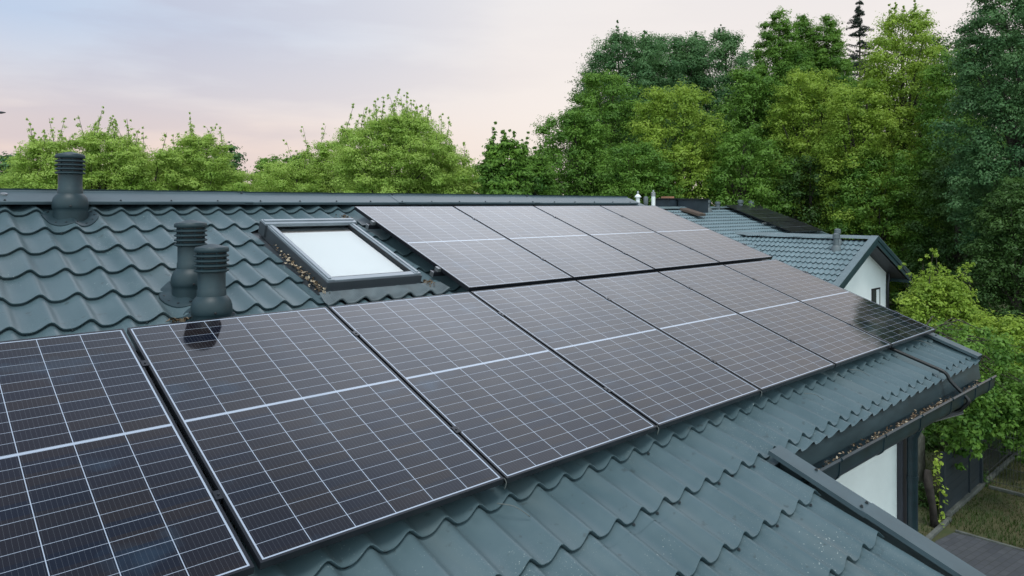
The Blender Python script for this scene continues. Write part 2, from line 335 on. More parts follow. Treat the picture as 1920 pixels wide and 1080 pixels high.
# ------------------------------------------------------------------ stamped steel tile sheet
WV, ST = .1835, .350
def wave(u, ph):
    t = ((u-ph)/WV) % 1.0
    t = t+.10*(1-np.cos(2*np.pi*t))/2          # steep on one side of the crest, slow on the other
    c = .5+.5*np.cos(2*np.pi*t)
    return c**1.9
def sheet(u0, u1, v0, v1, uph, vph, top, A=.034, S=.024, n=14, hole=None, seed=1, dents=.0012):
    """tile surface in the frame x = along eave, y = up the slope, z = out of the roof; returns verts, faces"""
    nu = int(round((u1-u0)/WV*n)); us = np.linspace(u0, u1, nu+1)
    w_ = wave(us, uph)
    rows = []   # (v, z offset, lip) rows from the top down
    k = math.floor((v0-vph)/ST)
    edges = []
    v = v0
    while v < v1-1e-6:
        ve = vph+(k+1)*ST; vs_ = max(v, v0); vv = min(ve, v1)
        if vv-vs_ > 1e-4:
            f0 = 1-(ve-vs_)/ST; f1 = 1-(ve-vv)/ST
            for q in np.linspace(0, 1, 5): rows.append((vs_+(vv-vs_)*q, f0+(f1-f0)*q, 0, k))
            if abs(vv-ve) < 1e-6:
                rows.append((ve+.0012, 1-.12, 1, k)); rows.append((ve-.004, .50, 1, k)); rows.append((ve-.020, -.10, 2, k))
        v = vv; k += 1
    rng = np.random.default_rng(seed)
    P = []
    nx, ny = 40, 30; ngr = rng.normal(0, 1, (ny, nx))
    for (v, fr, lip, kk) in rows:
        sc = np.where(lip >= 0, (1-w_), 0)*.026    # troughs reach a little further down the slope
        endw = max(0., (fr-.75)/.25) if lip == 0 else 1
        z = top-A*(1-w_)-S*(1-fr)
        gx = (us-u0)/(u1-u0)*(nx-1.001); gy = (v-v0)/(v1-v0)*(ny-1.001); i = gx.astype(int); j = int(gy); a = gx-i; b = gy-j
        g = (ngr[j, i]*(1-a)+ngr[j, i+1]*a)*(1-b)+(ngr[min(j+1, ny-1), i]*(1-a)+ngr[min(j+1, ny-1), i+1]*a)*b
        z = z+g*dents
        P.append(np.stack([us, -(v+sc*endw), z], 1))
    P = np.concatenate(P); nr = len(rows); W1 = nu+1
    fs = []
    I = np.arange(nr-1)[:, None]*W1+np.arange(nu)[None, :]
    F_ = np.stack([I, I+W1, I+W1+1, I+1], -1)
    keep = np.ones(F_.shape[:2], bool)
    if hole:
        cu = (us[:-1]+us[1:])/2; cv = np.array([(rows[i][0]+rows[i+1][0])/2 for i in range(nr-1)])
        for (a, b, c, d) in hole: keep &= ~((cu[None, :] > a) & (cu[None, :] < b) & (cv[:, None] > c) & (cv[:, None] < d))
    return P, F_[keep]
def npmesh(name, P, Fq, tone=None):
    me = bpy.data.meshes.new(name); k = Fq.shape[1]
    me.vertices.add(len(P)); me.vertices.foreach_set('co', np.asarray(P, np.float32).ravel())
    me.loops.add(Fq.size); me.loops.foreach_set('vertex_index', Fq.astype(np.int32).ravel())
    me.polygons.add(len(Fq)); me.polygons.foreach_set('loop_start', np.arange(0, Fq.size, k, dtype=np.int32)); me.polygons.foreach_set('loop_total', np.full(len(Fq), k, np.int32))
    if tone is not None:
        a = me.attributes.new('tone', 'FLOAT', 'FACE'); a.data.foreach_set('value', np.asarray(tone, np.float32))
    me.update(calc_edges=True); return me
# ================================================================== MAIN HOUSE
house = thing('house', 'house with teal grey metal tile roof filling the foreground', 'house', (4, -1, G), worldkids=True)
UL, UR, VE, VE2, USPLIT = -2.5, 8.02, 4.045, 6.0, 4.03
UPH, VPH, TOP = .855, .115, -.092
SKU0, SKU1, SKV0, SKV1 = 2.475, 3.262, .27, 1.435
hole = [(SKU0-.055, SKU1+.075, SKV0-.04, SKV1+.02)]
P, Fq = sheet(UL, UR, -.52, VE, UPH, VPH, TOP, hole=hole)
me = npmesh('roof', P, Fq)
roof = link('roof', me, M['tile'], house, 'auto', rot=RT)
P, Fq = sheet(UL, USPLIT, VE-.03, VE2, UPH, VPH, TOP+.0006, seed=5)
me = npmesh('lower_roof', P, Fq); link('lower_roof', me, M['tile'], house, 'auto', rot=RT)
# the far slope behind the ridge: same sheet turned round
RV = -.50   # ridge position along v
ridge_y = -RV*math.cos(TH); ridge_z = -RV*math.sin(TH)
P, Fq = sheet(-UR, -UL, .03, 5.0, .02, .10, -.092, n=6)
me = npmesh('back_roof', P, Fq); link('back_roof', me, M['tile'], house, 'auto', loc=np.array([0, ridge_y, ridge_z])-np.array(house.location), rot=(TH, 0, math.pi))
def on_roof(mb, name, m, parent, **k): return mb.build(name, m, parent, rot=RT, **k)
# deck
mb = MB().box((UL+.02, -VE+.02, -.20), (UR-.02, .49, -.150)); mb.box((UL+.02, -VE2+.02, -.20), (USPLIT-.02, -VE+.02, -.151)); on_roof(mb, 'roof_deck', M['deck'], house)
mb = MB(); c, s = math.cos(TH), math.sin(TH)
yb, zb = ridge_y, ridge_z-.15/c
mb.prism([(UL+.02, yb+.03, zb-.02), (UL+.02, yb+4.6, zb-4.6*s/c-.02), (UL+.02, yb+4.6, zb-4.6*s/c-.07), (UL+.02, yb+.03, zb-.07)], (UR-UL-.04, 0, 0)); mb.build('back_deck', M['deck'], house)
# ridge cap in four overlapping lengths
dz = -.052
def ridge_piece(u0, u1, off):
    prof = []   # in y,z world : lower lip, flat slope, top, back
    q = []
    for v, d in [(-.268, dz-.022), (-.268, dz-.004), (-.272, dz), (-.475, dz+.006), (-.497, dz+.018)]:
        p = uv(0, v, d+off); q.append((p[1], p[2]))
    for (y, z) in list(q)[::-1]: q.append((2*(ridge_y)-y, z))
    mb = MB(); n = len(q)
    vv = [(u0, y, z) for y, z in q]+[(u1, y, z) for y, z in q]+[(u0, y, z-.0018) for y, z in q]+[(u1, y, z-.0018) for y, z in q]
    ff = [(i, i+1, n+i+1, n+i) for i in range(n-1)]+[(2*n+i, 3*n+i, 3*n+i+1, 2*n+i+1) for i in range(n-1)]
    ff += [(i, 2*n+i, 2*n+i+1, i+1) for i in range(n-1)]+[(n+i, n+i+1, 3*n+i+1, 3*n+i) for i in range(n-1)]+[(0, n, 3*n, 2*n), (n-1, 3*n-1, 4*n-1, 2*n-1)]
    mb.add(vv, ff); return mb
for i, (a, b) in enumerate([(-2.5, .35), (.27, 2.62), (2.55, 4.19), (4.11, 6.10), (6.02, 7.99)]):
    rc = ridge_piece(a, b, .003*(i % 2)).build('ridge_cap', M['cap'], house)
sc = MB().lathe([(.009, 0), (.009, .003), (.0055, .004), (.0055, .009), (.0001, .010)], n=8)
scm = sc.build('screw', M['screw'], house, smooth='auto')
def screw(u, v, d, s=1.0):
    o = scm.copy(); C.objects.link(o); p = uv(u, v, d); o.location = p-np.array(house.location); o.rotation_euler = RT; o.scale = (s, s, s)
k = 0
for i in range(22):
    u = UPH+WV*2*i-.0
    if .2 < u < 7.9: screw(u, -.285, dz+.003)
for u in (2.59, 4.15, 6.06): screw(u, -.47, dz+.012, 1.2)
scm.location = uv(.5, -.285, dz+.003)-np.array(house.location); scm.rotation_euler = RT
rng = random.Random(4)
for kk, us_ in ((11, [-1, 0, 1, 3, 5, 6]), (12, [1, 3, 5]), (10, [2])):
    for j in us_:
        u = UPH+WV*(11+j+.55)
        if u < USPLIT-.1: screw(u, VPH+ST*kk+.035, TOP-.046, .85)
for kk, j in ((1, 2), (2, 4), (3, 3), (4, 2), (4, 0), (4, 4), (0, 1), (0, 3)):
    screw(UPH+WV*(j+.5), VPH+ST*kk+.03, TOP-.045, .7)
# round bolt of the ridge end at the left border
MB().lathe([(.022, 0), (.022, .010), (.012, .013), (.001, .014)], n=16).build('cover_disc', M['galv'], house, smooth='auto', loc=uv(.862, -.40, dz+.006)-np.array(house.location), rot=RT)
# verge caps (folded steel): flat top, inner lip, outer apron
def verge(name, ua, ub, v0, v1, d=-.072, apron=.17, inner=-.026):
    mb = MB()
    q = [(ua, d+inner), (ua, d), (ub, d+.002), (ub, d-apron)]
    t = .0022
    n = len(q); vv = []
    for v in (v0, v1):
        for (u, z) in q: vv.append((u, -v, z))
    for v in (v0, v1):
        for j, (u, z) in enumerate(q): vv.append((u+(t if j < 2 else -t), -v, z-(t if j in (1, 2) else 0)))
    ff = [(i, i+1, n+i+1, n+i) for i in range(n-1)]+[(2*n+i, 3*n+i, 3*n+i+1, 2*n+i+1) for i in range(n-1)]+[(i, 2*n+i, 2*n+i+1, i+1) for i in range(n-1)]+[(n+i, n+i+1, 3*n+i+1, 3*n+i) for i in range(n-1)]
    ff += [(0, n, 3*n, 2*n), (n-1, 3*n-1, 4*n-1, 2*n-1)]
    mb.add(vv, ff); return on_roof(mb, name, M['cap'], house)
verge('verge_cap', 7.955, 8.085, -.50, 2.03); verge('verge_cap', 7.957, 8.088, 1.98, 4.03, d=-.069)
verge('verge_cap', 4.015, 4.150, 4.00, 4.575, d=-.064); verge('verge_cap', 4.017, 4.153, 4.55, 6.02, d=-.061)
for (u, v) in ((4.125, 4.24), (4.05, 4.535), (4.118, 4.535), (4.05, 5.35), (8.03, 3.62), (8.03, 2.9)): screw(u, v, -.060 if u < 5 else -.068, 1.1)
# little return of the verge inside the tiles
# eave fascia flashing of the right section
e = uv(0, VE, TOP-.035); ye, ze = e[1], e[2]
mb = MB().prism([(4.05, ye+.028, ze-.012), (4.05, ye+.008, ze-.170), (4.05, ye+.022, ze-.185), (4.05, ye+.055, ze-.185), (4.05, ye+.055, ze-.016)], (4.03, 0, 0)); mb.build('eave_flashing', M['fascia'], house)
# board box below the gutter
mb = MB().box((4.0, -3.66, -1.88), (8.0, -3.60, -1.56)); mb.build('fascia_board', M['fascia'], house, bevel=.004)
mb = MB().prism([(3.6, -3.60, -1.87), (8.0, -3.60, -1.87), (8.0, -3.40, -1.87), (7.55, -3.20, -1.87), (7.55, 2.5, -1.87), (3.6, 2.5, -1.87)], (0, 0, .03)); mb.build('soffit', M['soffit'], house)
mb = MB().prism([(6.75, -3.628, -1.86), (8.0, -3.628, -2.0), (8.0, -3.628, -1.6), (6.75, -3.628, -1.6)], (0, .02, 0)); mb.prism([(8.0, -3.63, -2.0), (8.0, -3.3, -1.9), (8.0, -3.3, -1.45), (8.0, -3.63, -1.6)], (.015, 0, 0)); mb.build('eave_end_board', M['soffit'], house)
mb = MB().prism([(6.75, -3.630, -1.8605), (8.0, -3.630, -2.0005), (8.0, -3.630, -2.008), (6.75, -3.630, -1.868)], (0, -.006, 0)); mb.build('drip_trim', M['galv'], house)
# gable apron at right end (underside and bargeboard)
mb = MB().prism([tuple(uv(8.0, -.48, -.16)), tuple(uv(8.0, 4.0, -.16)), tuple(uv(8.0, 4.0, -.32)), tuple(uv(8.0, -.48, -.32))], (.03, 0, 0)); mb.build('barge_board', M['fascia'], house)
# half-round gutter
gy, gz, gr = ye-.074, ze-.132, .078
gut = MB(); n = 14; U0, U1 = 3.95, 7.89
seg = [(gy+gr*math.cos(math.pi+math.pi*i/n), gz+gr*.92*math.sin(math.pi+math.pi*i/n)) for i in range(n+1)]
seg = [(seg[0][0]-.002, seg[0][1]+.080), (seg[0][0]-.012, seg[0][1]+.088), (seg[0][0]-.020, seg[0][1]+.078), (seg[0][0]-.016, seg[0][1]+.066), (seg[0][0]-.004, seg[0][1]+.060)]+seg+[(seg[-1][0], seg[-1][1]+.006)]
seg2 = [(gy+(y-gy)*.955, gz+.0035+(z-gz)*.955) for y, z in seg]
m_ = len(seg)
FALL = -.032
vv = [(U0, y, z) for y, z in seg]+[(U1, y, z+FALL) for y, z in seg]+[(U0, y, z) for y, z in seg2]+[(U1, y, z+FALL) for y, z in seg2]
ff = [(i, i+1, m_+i+1, m_+i) for i in range(m_-1)]+[(2*m_+i, 3*m_+i, 3*m_+i+1, 2*m_+i+1) for i in range(m_-1)]+[(m_+i, m_+i+1, 3*m_+i+1, 3*m_+i) for i in range(m_-1)]+[(0, m_, 3*m_, 2*m_), (m_-1, 3*m_-1, 4*m_-1, 2*m_-1)]
gut.add(vv, ff)
gob = gut.build('gutter', M['gutter'], house, smooth='auto')
# gutter stop end + brackets + clips
mb = MB(); mb.prism([(U1-.004, y, z+FALL) for y, z in seg[5:-1]], (.008, 0, 0)); q = mb.build('gutter_end', M['gutter'], gob)
for ub in (4.55, 5.25, 5.95, 6.65, 7.3, 7.72):
    mb = MB(); fz = FALL*(ub-U0)/(U1-U0)
    o_ = [(gy+(y-gy)*1.06, gz-.002+(z-gz)*1.06+fz) for y, z in seg[1:-1]]; i_ = [(gy+(y-gy)*.995, gz+(z-gz)*.995+fz) for y, z in seg[1:-1]]
    k = len(o_); vv = [(ub, *p) for p in o_]+[(ub+.028, *p) for p in o_]+[(ub, *p) for p in i_]+[(ub+.028, *p) for p in i_]
    ff = [(i, i+1, k+i+1, k+i) for i in range(k-1)]+[(i, 2*k+i, 2*k+i+1, i+1) for i in range(k-1)]+[(k+i, k+i+1, 3*k+i+1, 3*k+i) for i in range(k-1)]
    mb.add(vv, ff); mb.build('gutter_bracket', M['gutter'], gob, smooth='auto')
# walls
mb = MB().prism([(-2.2, -3.28, G), (7.30, -3.28, G), (7.30, 3.6, G), (-2.2, 3.6, G)], (0, 0, -1.86-G)); mb.build('wall', M['render'], house)
mb = MB().box((-2.2, -5.2, G), (3.55, -3.285, -2.08)); mb.build('wing_wall', M['render'], house)
mb = MB().box((7.303, -3.33, G), (7.43, -2.9, -1.88)); mb.build('corner_post', M['soffit'], house, bevel=.006)
px_, py_ = 7.345, -3.40
mb = MB().tube([(px_, py_, G+.15), (px_, py_, -2.15), (px_+.01, py_-.06, -2.0), (px_+.02, -3.68, -1.83), (px_+.02, gy, gz-gr-.0)], .046, 16)
dp = mb.build('downpipe', M['gutter'], house, smooth='auto')
for z in (-2.55, -3.75): MB().lathe([(.050, 0), (.050, .05)], (px_, py_, z), 16).build('pipe_collar', M['gutter'], dp, smooth='auto')
# ---- roof window
sw = thing('roof_window', None, None); sw.parent = house; sw.location = uv(SKU0, SKV0, -.014)-np.array(house.location); sw.rotation_euler = RT
SW, SH = SKU1-SKU0, SKV1-SKV0
def rbar(x0, y0, x1, y1, z0, z1): return MB().box((min(x0, x1), -max(y0, y1), z0), (max(x0, x1), -min(y0, y1), z1))
b = MB(); 
for a in ((0, 0, .045, SH), (SW-.045, 0, SW, SH), (.045, 0, SW-.045, .045), (.045, SH-.045, SW-.045, SH)): b.box((a[0], -a[3], -.125), (a[2], -a[1], -.022))
b.build('outer_frame', M['sashdark'], sw, bevel=.002)
b = MB(); W_ = .060   # sash cladding: stepped profile
for (x0, y0, x1, y1) in ((.006, .10, W_, SH-.012), (SW-W_, .10, SW-.006, SH-.012)): b.box((x0, -y1, -.024), (x1, -y0, -.006))
for (x0, y0, x1, y1) in ((.020, .10, .042, SH-.03), (SW-.042, .10, SW-.020, SH-.03)): b.box((x0, -y1, -.006), (x1, -y0, .002))
b.box((W_, -(SH-.012), -.026), (SW-W_, -(SH-.064), -.010)); b.build('sash', M['sash'], sw, bevel=.003)
b = MB().box((-.012, -.105, -.020), (SW+.012, -.004, .010)); b.box((-.004, -.062, .010), (SW+.004, -.030, .020)); b.build('top_hood', M['sash'], sw, bevel=.004)
MB().box((-.016, -.112, -.10), (.0, .0, -.004)).build('hood_end', M['sashdark'], sw); MB().box((SW, -.112, -.10), (SW+.016, .0, -.004)).build('hood_end', M['sashdark'], sw)
b = MB()
for (x0, y0, x1, y1) in ((W_-.004, .11, W_+.006, SH-.06), (SW-W_-.006, .11, SW-W_+.004, SH-.06), (W_, SH-.073, SW-W_, SH-.063)): b.box((x0, -y1, -.032), (x1, -y0, -.012))
b.build('gasket', M['gasket'], sw)
def glassmat():
    m, t, p, o = newmat('window_glass'); p.inputs['Base Color'].default_value = (1, 1, 1, 1); p.inputs['Roughness'].default_value = .02; p.inputs['IOR'].default_value = 1.5
    p.inputs['Transmission Weight'].default_value = 1
    tr = t.nodes.new('ShaderNodeBsdfTransparent'); tr.inputs[0].default_value = (.93, .96, .96, 1); gl = t.nodes.new('ShaderNodeBsdfGlossy'); gl.inputs['Roughness'].default_value = .02
    fr = t.nodes.new('ShaderNodeFresnel'); fr.inputs[0].default_value = 1.7; ms = t.nodes.new('ShaderNodeMixShader')
    ge = t.nodes.new('ShaderNodeNewGeometry'); sb = t.nodes.new('ShaderNodeMath'); sb.operation = 'SUBTRACT'; sb.inputs[0].default_value = 1; t.links.new(ge.outputs['Backfacing'], sb.inputs[1]); ml = t.nodes.new('ShaderNodeMath'); ml.operation = 'MULTIPLY'; t.links.new(fr.outputs[0], ml.inputs[0]); t.links.new(sb.outputs[0], ml.inputs[1]); t.links.new(ml.outputs[0], ms.inputs[0]); t.links.new(tr.outputs[0], ms.inputs[1]); t.links.new(gl.outputs[0], ms.inputs[2]); t.links.new(ms.outputs[0], o.inputs[0]); return m
M['glass'] = glassmat()
b = MB().box((W_-.01, -(SH-.06), -.036), (SW-W_+.01, -.09, -.030)); b.build('glass_pane', M['glass'], sw)
b = MB().box((W_-.005, -(SH-.06), -.062), (SW-W_+.005, -.150, -.056)); b.build('blind', M['blind'], sw)
b = MB().box((W_-.005, -.150, -.075), (SW-W_+.005, -.128, -.050)); b.build('blind_rail', M['brown'], sw); 
b = MB().box((.04, -(SH-.04), -.125), (SW-.04, -.05, -.115)); b.build('window_back', M['deck'], sw)
# flashing channel round the window, pleated apron below
b = MB().box((-.060, -(SH+.03), -.150), (SW+.080, .045, -.132)); b.build('side_flashing', M['sashdark'], sw)
b = MB().box((-.014, -(SH+.032), -.110), (SW+.014, -(SH-.002), -.088)); b.build('base_flashing', M['sash'], sw, bevel=.004)
ua, ub = SKU0-.07, SKU1+.16; nn = 520
us = np.linspace(ua, ub, nn); rowsA = np.linspace(0, 1, 8); PP = []
for q in rowsA:
    v = SKV1+.030+q*.135; wv_ = wave(us, UPH); blend = min(1, q*1.6)
    zt = (TOP-.036*(1-wv_)*blend-.012*(1-q)+.018)+.0026*np.sin(us*2*np.pi/.0125)*min(1, q*2)
    PP.append(np.stack([us, -(v+(1-wv_)*.012*q)*np.ones(nn), zt], 1))
PP.append(np.stack([us, PP[-1][:, 1]+.004, PP[-1][:, 2]-.014], 1))
PP = np.concatenate(PP); I = np.arange(8)[:, None]*nn+np.arange(nn-1)[None, :]; Fq = np.stack([I, I+nn, I+nn+1, I+1], -1).reshape(-1, 4)
me = npmesh('pleated_apron', PP, Fq); ap = link('pleated_apron', me, M['flash'], sw, True)
ap.location = (-SKU0, SKV0, .014)
# ------------------------------------------------------------------ litter
def litter(name, pts, size, label, cat, loc=None, curl=.5, seed=3, tones=(0, 1)):
    rg = np.random.default_rng(seed); n = len(pts); pts = np.asarray(pts, float)
    a = rg.normal(0, 1, (n, 3)); a[:, 2] *= curl; a /= np.linalg.norm(a, axis=1)[:, None]; b_ = rg.normal(0, 1, (n, 3)); b_[:, 2] *= curl; b_ -= a*(a*b_).sum(1)[:, None]; b_ /= np.linalg.norm(b_, axis=1)[:, None]
    c_ = np.cross(a, b_); L_ = (size*rg.uniform(.5, 1.3, n))[:, None]
    q = [pts-a*L_, pts-b_*L_*.55+c_*L_*.3, pts+a*L_, pts+b_*L_*.6+c_*L_*.35*rg.uniform(-1, 1, (n, 1))]
    Pn = np.stack(q, 1).reshape(-1, 3); Fn = np.arange(4*n).reshape(n, 4)
    me = npmesh(name, Pn, Fn, rg.uniform(*tones, n)); o = link(name, me, M['litter']); tag(o, label, cat, kind='stuff'); return o
rg = np.random.default_rng(11)
pts = []
for _ in range(1900):
    u = rg.uniform(4.15, 7.86); dens = .25+.75*(math.sin(u*2.1+1.0)*.5+.5)*(1 if u < 7.4 else .55)
    if 7.0 < u < 7.35: dens *= .35
    if rg.uniform() > dens: continue
    yy = rg.normal(.005, .024); pts.append((u, gy+yy, gz-.010+rg.uniform(0, .035)-.3*max(0, -yy-.02)+FALL*(u-U0)/(U1-U0)))
litter('gutter_leaves', pts, .012, 'brown dead leaves lying in the dark gutter under the right eave', 'dead leaves')
pts = [uv(SKU0-.03+rg.normal(0, .016), SKV0+.25+abs(rg.beta(2.2, 1.2))*.98, -.105+rg.uniform(0, .03)) for _ in range(150)]
litter('window_leaves', pts, .014, 'curled dry leaves along the left side of the roof window', 'dead leaves', seed=5, tones=(.35, 1))
pts = [uv(SKU1+.06+rg.normal(0, .022), SKV1+.02+rg.normal(0, .03), -.10+rg.uniform(0, .02)) for _ in range(70)]
pts += [uv(SKU1+.10+rg.normal(0, .035), .0+rg.normal(0, .025), -.10+rg.uniform(0, .01)) for _ in range(45)]
litter('corner_leaves', pts, .012, 'small rusty brown leaf heap at the right side of the roof window', 'dead leaves', seed=6, tones=(.2, .7))
pts = [uv(1.50+rg.normal(0, .05), 1.60+rg.normal(0, .010), -.125+rg.uniform(0, .02)) for _ in range(60)]
litter('vent_leaves', pts, .016, 'small orange brown leaf heap behind the panel beside the front vent', 'dead leaves', seed=7, tones=(.3, .8))
# ------------------------------------------------------------------ roof vents
def roof_vent(u, v, label):
    p = uv(u, v, -.12); t = thing('roof_vent', label, 'vent', p, group='ribbed vents on the near roof')
    # flange that follows the tile waves (local z up, so points go through the roof frame)
    n = 40; vv = []; ff = []; rings = [(.100, .010), (.170, .009), (.180, .004), (.181, -.008)]
    for (rr, h) in rings:
        for k in range(n):
            a = 2*math.pi*k/n; du = rr*.98*math.cos(a); dv = rr*1.12*math.sin(a)
            fr = ((v+dv-VPH)/ST) % 1
            z = TOP-.034*(1-float(wave(np.array([u+du]), UPH)[0]))*.95-.020*(1-fr)*.6+h-.002
            q = uv(u+du, v+dv, z)-p; vv.append(tuple(q))
    for i in range(len(rings)-1):
        for k in range(n): ff.append((i*n+k, i*n+(k+1) % n, (i+1)*n+(k+1) % n, (i+1)*n+k))
    fl = MB().add(vv, ff).build('flange', M['vent'], t, smooth='auto')
    mb = MB()
    for k in range(14):
        a = 2*math.pi*(k+.3)/14; du = .150*math.cos(a); dv = .168*math.sin(a); fr = ((v+dv-VPH)/ST) % 1
        z = TOP-.034*(1-float(wave(np.array([u+du]), UPH)[0]))*.95-.020*(1-fr)*.6+.006
        q = uv(u+du, v+dv, z)-p; mb2 = MB().lathe([(.008, 0), (.008, .004), (.004, .006)], n=8); mb2.build('bolt', M['dark'], fl, smooth='auto', loc=tuple(q))
    tlt = math.radians(9)
    MB().lathe([(.108, -.12), (.108, .035), (.111, .060), (.1125, .062)], n=36).build('base_collar', M['vent'], t, smooth='auto')
    MB().lathe([(.1125, .060), (.1140, .064), (.115, .082), (.1135, .105), (.107, .130), (.096, .150), (.084, .162), (.079, .167)], n=36).build('dome', M['vent'], t, smooth='auto')
    MB().lathe([(.0815, .155), (.0800, .200), (.0765, .205), (.0765, .3125)], n=32).build('pipe', M['vent'], t, smooth='auto')
    hd = MB().lathe([(.074, .30), (.074, .425)], n=24).build('head_core', M['dark'], t, smooth='auto')
    for i in range(4):
        z = .312+i*.0285
        MB().lathe([(.0765 if i == 0 else .070, z), (.093, z-.005), (.0965, z-.001), (.096, z+.005), (.080, z+.013), (.070, z+.014)], n=36).build('louvre_ring', M['vent'], t, smooth='auto')
    for k in range(6):
        a = 2*math.pi*(k+.5)/6; MB().box((-.004, -.004, .30), (.004, .004, .43)).build('strut', M['vent'], hd, loc=(.078*math.cos(a), .078*math.sin(a), 0))
    MB().lathe([(.060, .418), (.092, .420), (.0955, .425), (.095, .440), (.088, .449), (.050, .458), (.018, .466), (.001, .4685)], n=36).build('cap', M['vent'], t, smooth='auto')
    MB().lathe([(.007, 0), (.007, .006), (.003, .008)], n=8).build('bolt', M['dark'], t, loc=(-.02, -.113, .075), rot=(R(90), 0, 0))
    return t
roof_vent(1.232, -.145, 'ribbed teal plastic vent nearest the ridge, standing alone at upper left')
roof_vent(1.636, 1.27, 'ribbed teal plastic vent partly hidden behind the vent in front of it')
roof_vent(1.6307, 1.67, 'ribbed teal plastic vent close behind the edge of the lower solar panels')
# ------------------------------------------------------------------ solar panels
def make_panel():
    t = thing('solar_panel', '', 'solar panel', rot=RT)
    a, b_ = -LIP, WI+LIP; c_, d_ = LIP, -(HI+LIP); h = .030
    mb = MB()
    vv = [(a, d_, 0), (b_, d_, 0), (b_, c_, 0), (a, c_, 0), (0, -HI, 0), (WI, -HI, 0), (WI, 0, 0), (0, 0, 0),
          (a, d_, -h), (b_, d_, -h), (b_, c_, -h), (a, c_, -h), (0, -HI, -.004), (WI, -HI, -.004), (WI, 0, -.004), (0, 0, -.004),
          (.018, -HI+.018, -h), (WI-.018, -HI+.018, -h), (WI-.018, -.018, -h), (.018, -.018, -h)]
    ff = []
    for i in range(4):
        j = (i+1) % 4; ff += [(i, j, 4+j, 4+i), (8+i, 8+j, j, i)[::1], (4+i, 4+j, 12+j, 12+i), (8+i, 16+i, 16+j, 8+j)]
    mb.add(vv, ff); mb.build('frame', M['frame'], t, bevel=0)
    MB().box((.0, -HI, -.0055), (WI, 0, -.0016)).build('glass', M['pv'], t)
    MB().box((.003, -HI+.003, -.009), (WI-.003, -.003, -.0058)).build('backsheet', M['dark'], t)
    return t
P0 = make_panel()
PX, PY, OFF = WI+.0413, HI+.0858, .0329
def clamp(t, x, y, m='dark'):
    mb = MB().box((x-.016, y-.025, .0005), (x+.016, y+.025, .004)); mb.box((x-.006, y-.020, -.06), (x+.006, y+.020, .0005)); mb.lathe([(.0055, .004), (.0055, .0075), (.002, .0078)], (x, y, 0), 8)
    mb.build('clamp', M['frame'], t)
first = True
rowname = {0: 'upper', 1: 'lower'}
lab = {(0, 1): 'solar panel at the lower left corner, cut off by the left border',
       (1, 1): 'solar panel right in front of the two vents, mirroring one of them',
       (2, 1): 'solar panel directly below the roof window in the lower row',
       (3, 1): 'lower row solar panel touching the bottom left corner of the upper row',
       (4, 1): 'lower row solar panel, third from the verge end',
       (5, 1): 'lower row solar panel, second from the verge end',
       (6, 1): 'darkest mirrored solar panel at the verge end of the lower row',
       (3, 0): 'upper row solar panel next to the roof window',
       (4, 0): 'upper row solar panel, second from the roof window',
       (5, 0): 'upper row solar panel, third from the roof window',
       (6, 0): 'upper row solar panel at the far right end, before the neighbouring roof'}
lab[(3, 1)] = 'lower row solar panel whose top left corner meets the upper row corner'
lab[(-1, 1)] = None
cells = [(c_, 1) for c_ in range(0, 7)]+[(c_, 0) for c_ in range(3, 7)]
jit = random.Random(2)
for (c_, r_) in cells:
    t = P0 if first else dup(P0)
    if first: first = False
    t.location = uv(c_*PX+(OFF if r_ == 0 else 0), (0 if r_ == 0 else PY), 0)+N*0.0
    t.rotation_euler = (TH+R(jit.uniform(-.08, .08)), R(jit.uniform(-.08, .08)), 0)
    tag(t, lab[(c_, r_)], 'solar panel', 'solar panels on the near roof')
    t['_c'] = c_
roots = [o for o in C.objects if o.name.startswith('solar_panel') and o.parent is None]
for t in roots:
    c_ = t['_c']; del t['_c']
    if c_ < 6:
        for y in (-.36, -1.38): clamp(t, WI+.02065, y)
    if c_ == 6:
        for y in (-.36, -1.38): clamp(t, WI+.0165, y)
for t in roots:
    if abs(t.location.x-(3*PX+OFF)) < .01:
        for y in (-.36, -1.38):
            MB().box((-.040, y-.022, -.034), (-.010, y+.022, -.005)).build('end_clamp', M['galv'], t)
# rails
def rail(u0, u1, v, label):
    t = thing('mounting_rail', label, 'rail', uv(u0, v, -.034), RT, 'aluminium rails under the panels')
    mb = MB().box((0, -.020, -.038), (u1-u0, .020, -.0005)); mb.build('profile', M['dark'], t, bevel=.002)
    MB().box((-.004, -.021, -.039), (.0, .021, 0)).build('end_cap', M['alu'], t)
    for q in np.arange(.25, u1-u0, 1.1):
        MB().box((q, -.015, -.066), (q+.03, .015, -.0385)).build('roof_hook', M['galv'], t)
rail(3*PX+OFF-.075, 7.99, .36, 'upper rail of the upper panel row, its bright end beside the window')
rail(3*PX+OFF-.075, 7.99, 1.38, 'lower rail of the upper panel row, ending beside the window corner')
rail(-.06, 7.99, PY+.36, 'upper rail under the lower row of panels')
rail(-.06, 7.99, PY+1.38, 'lower rail under the lower row of panels')
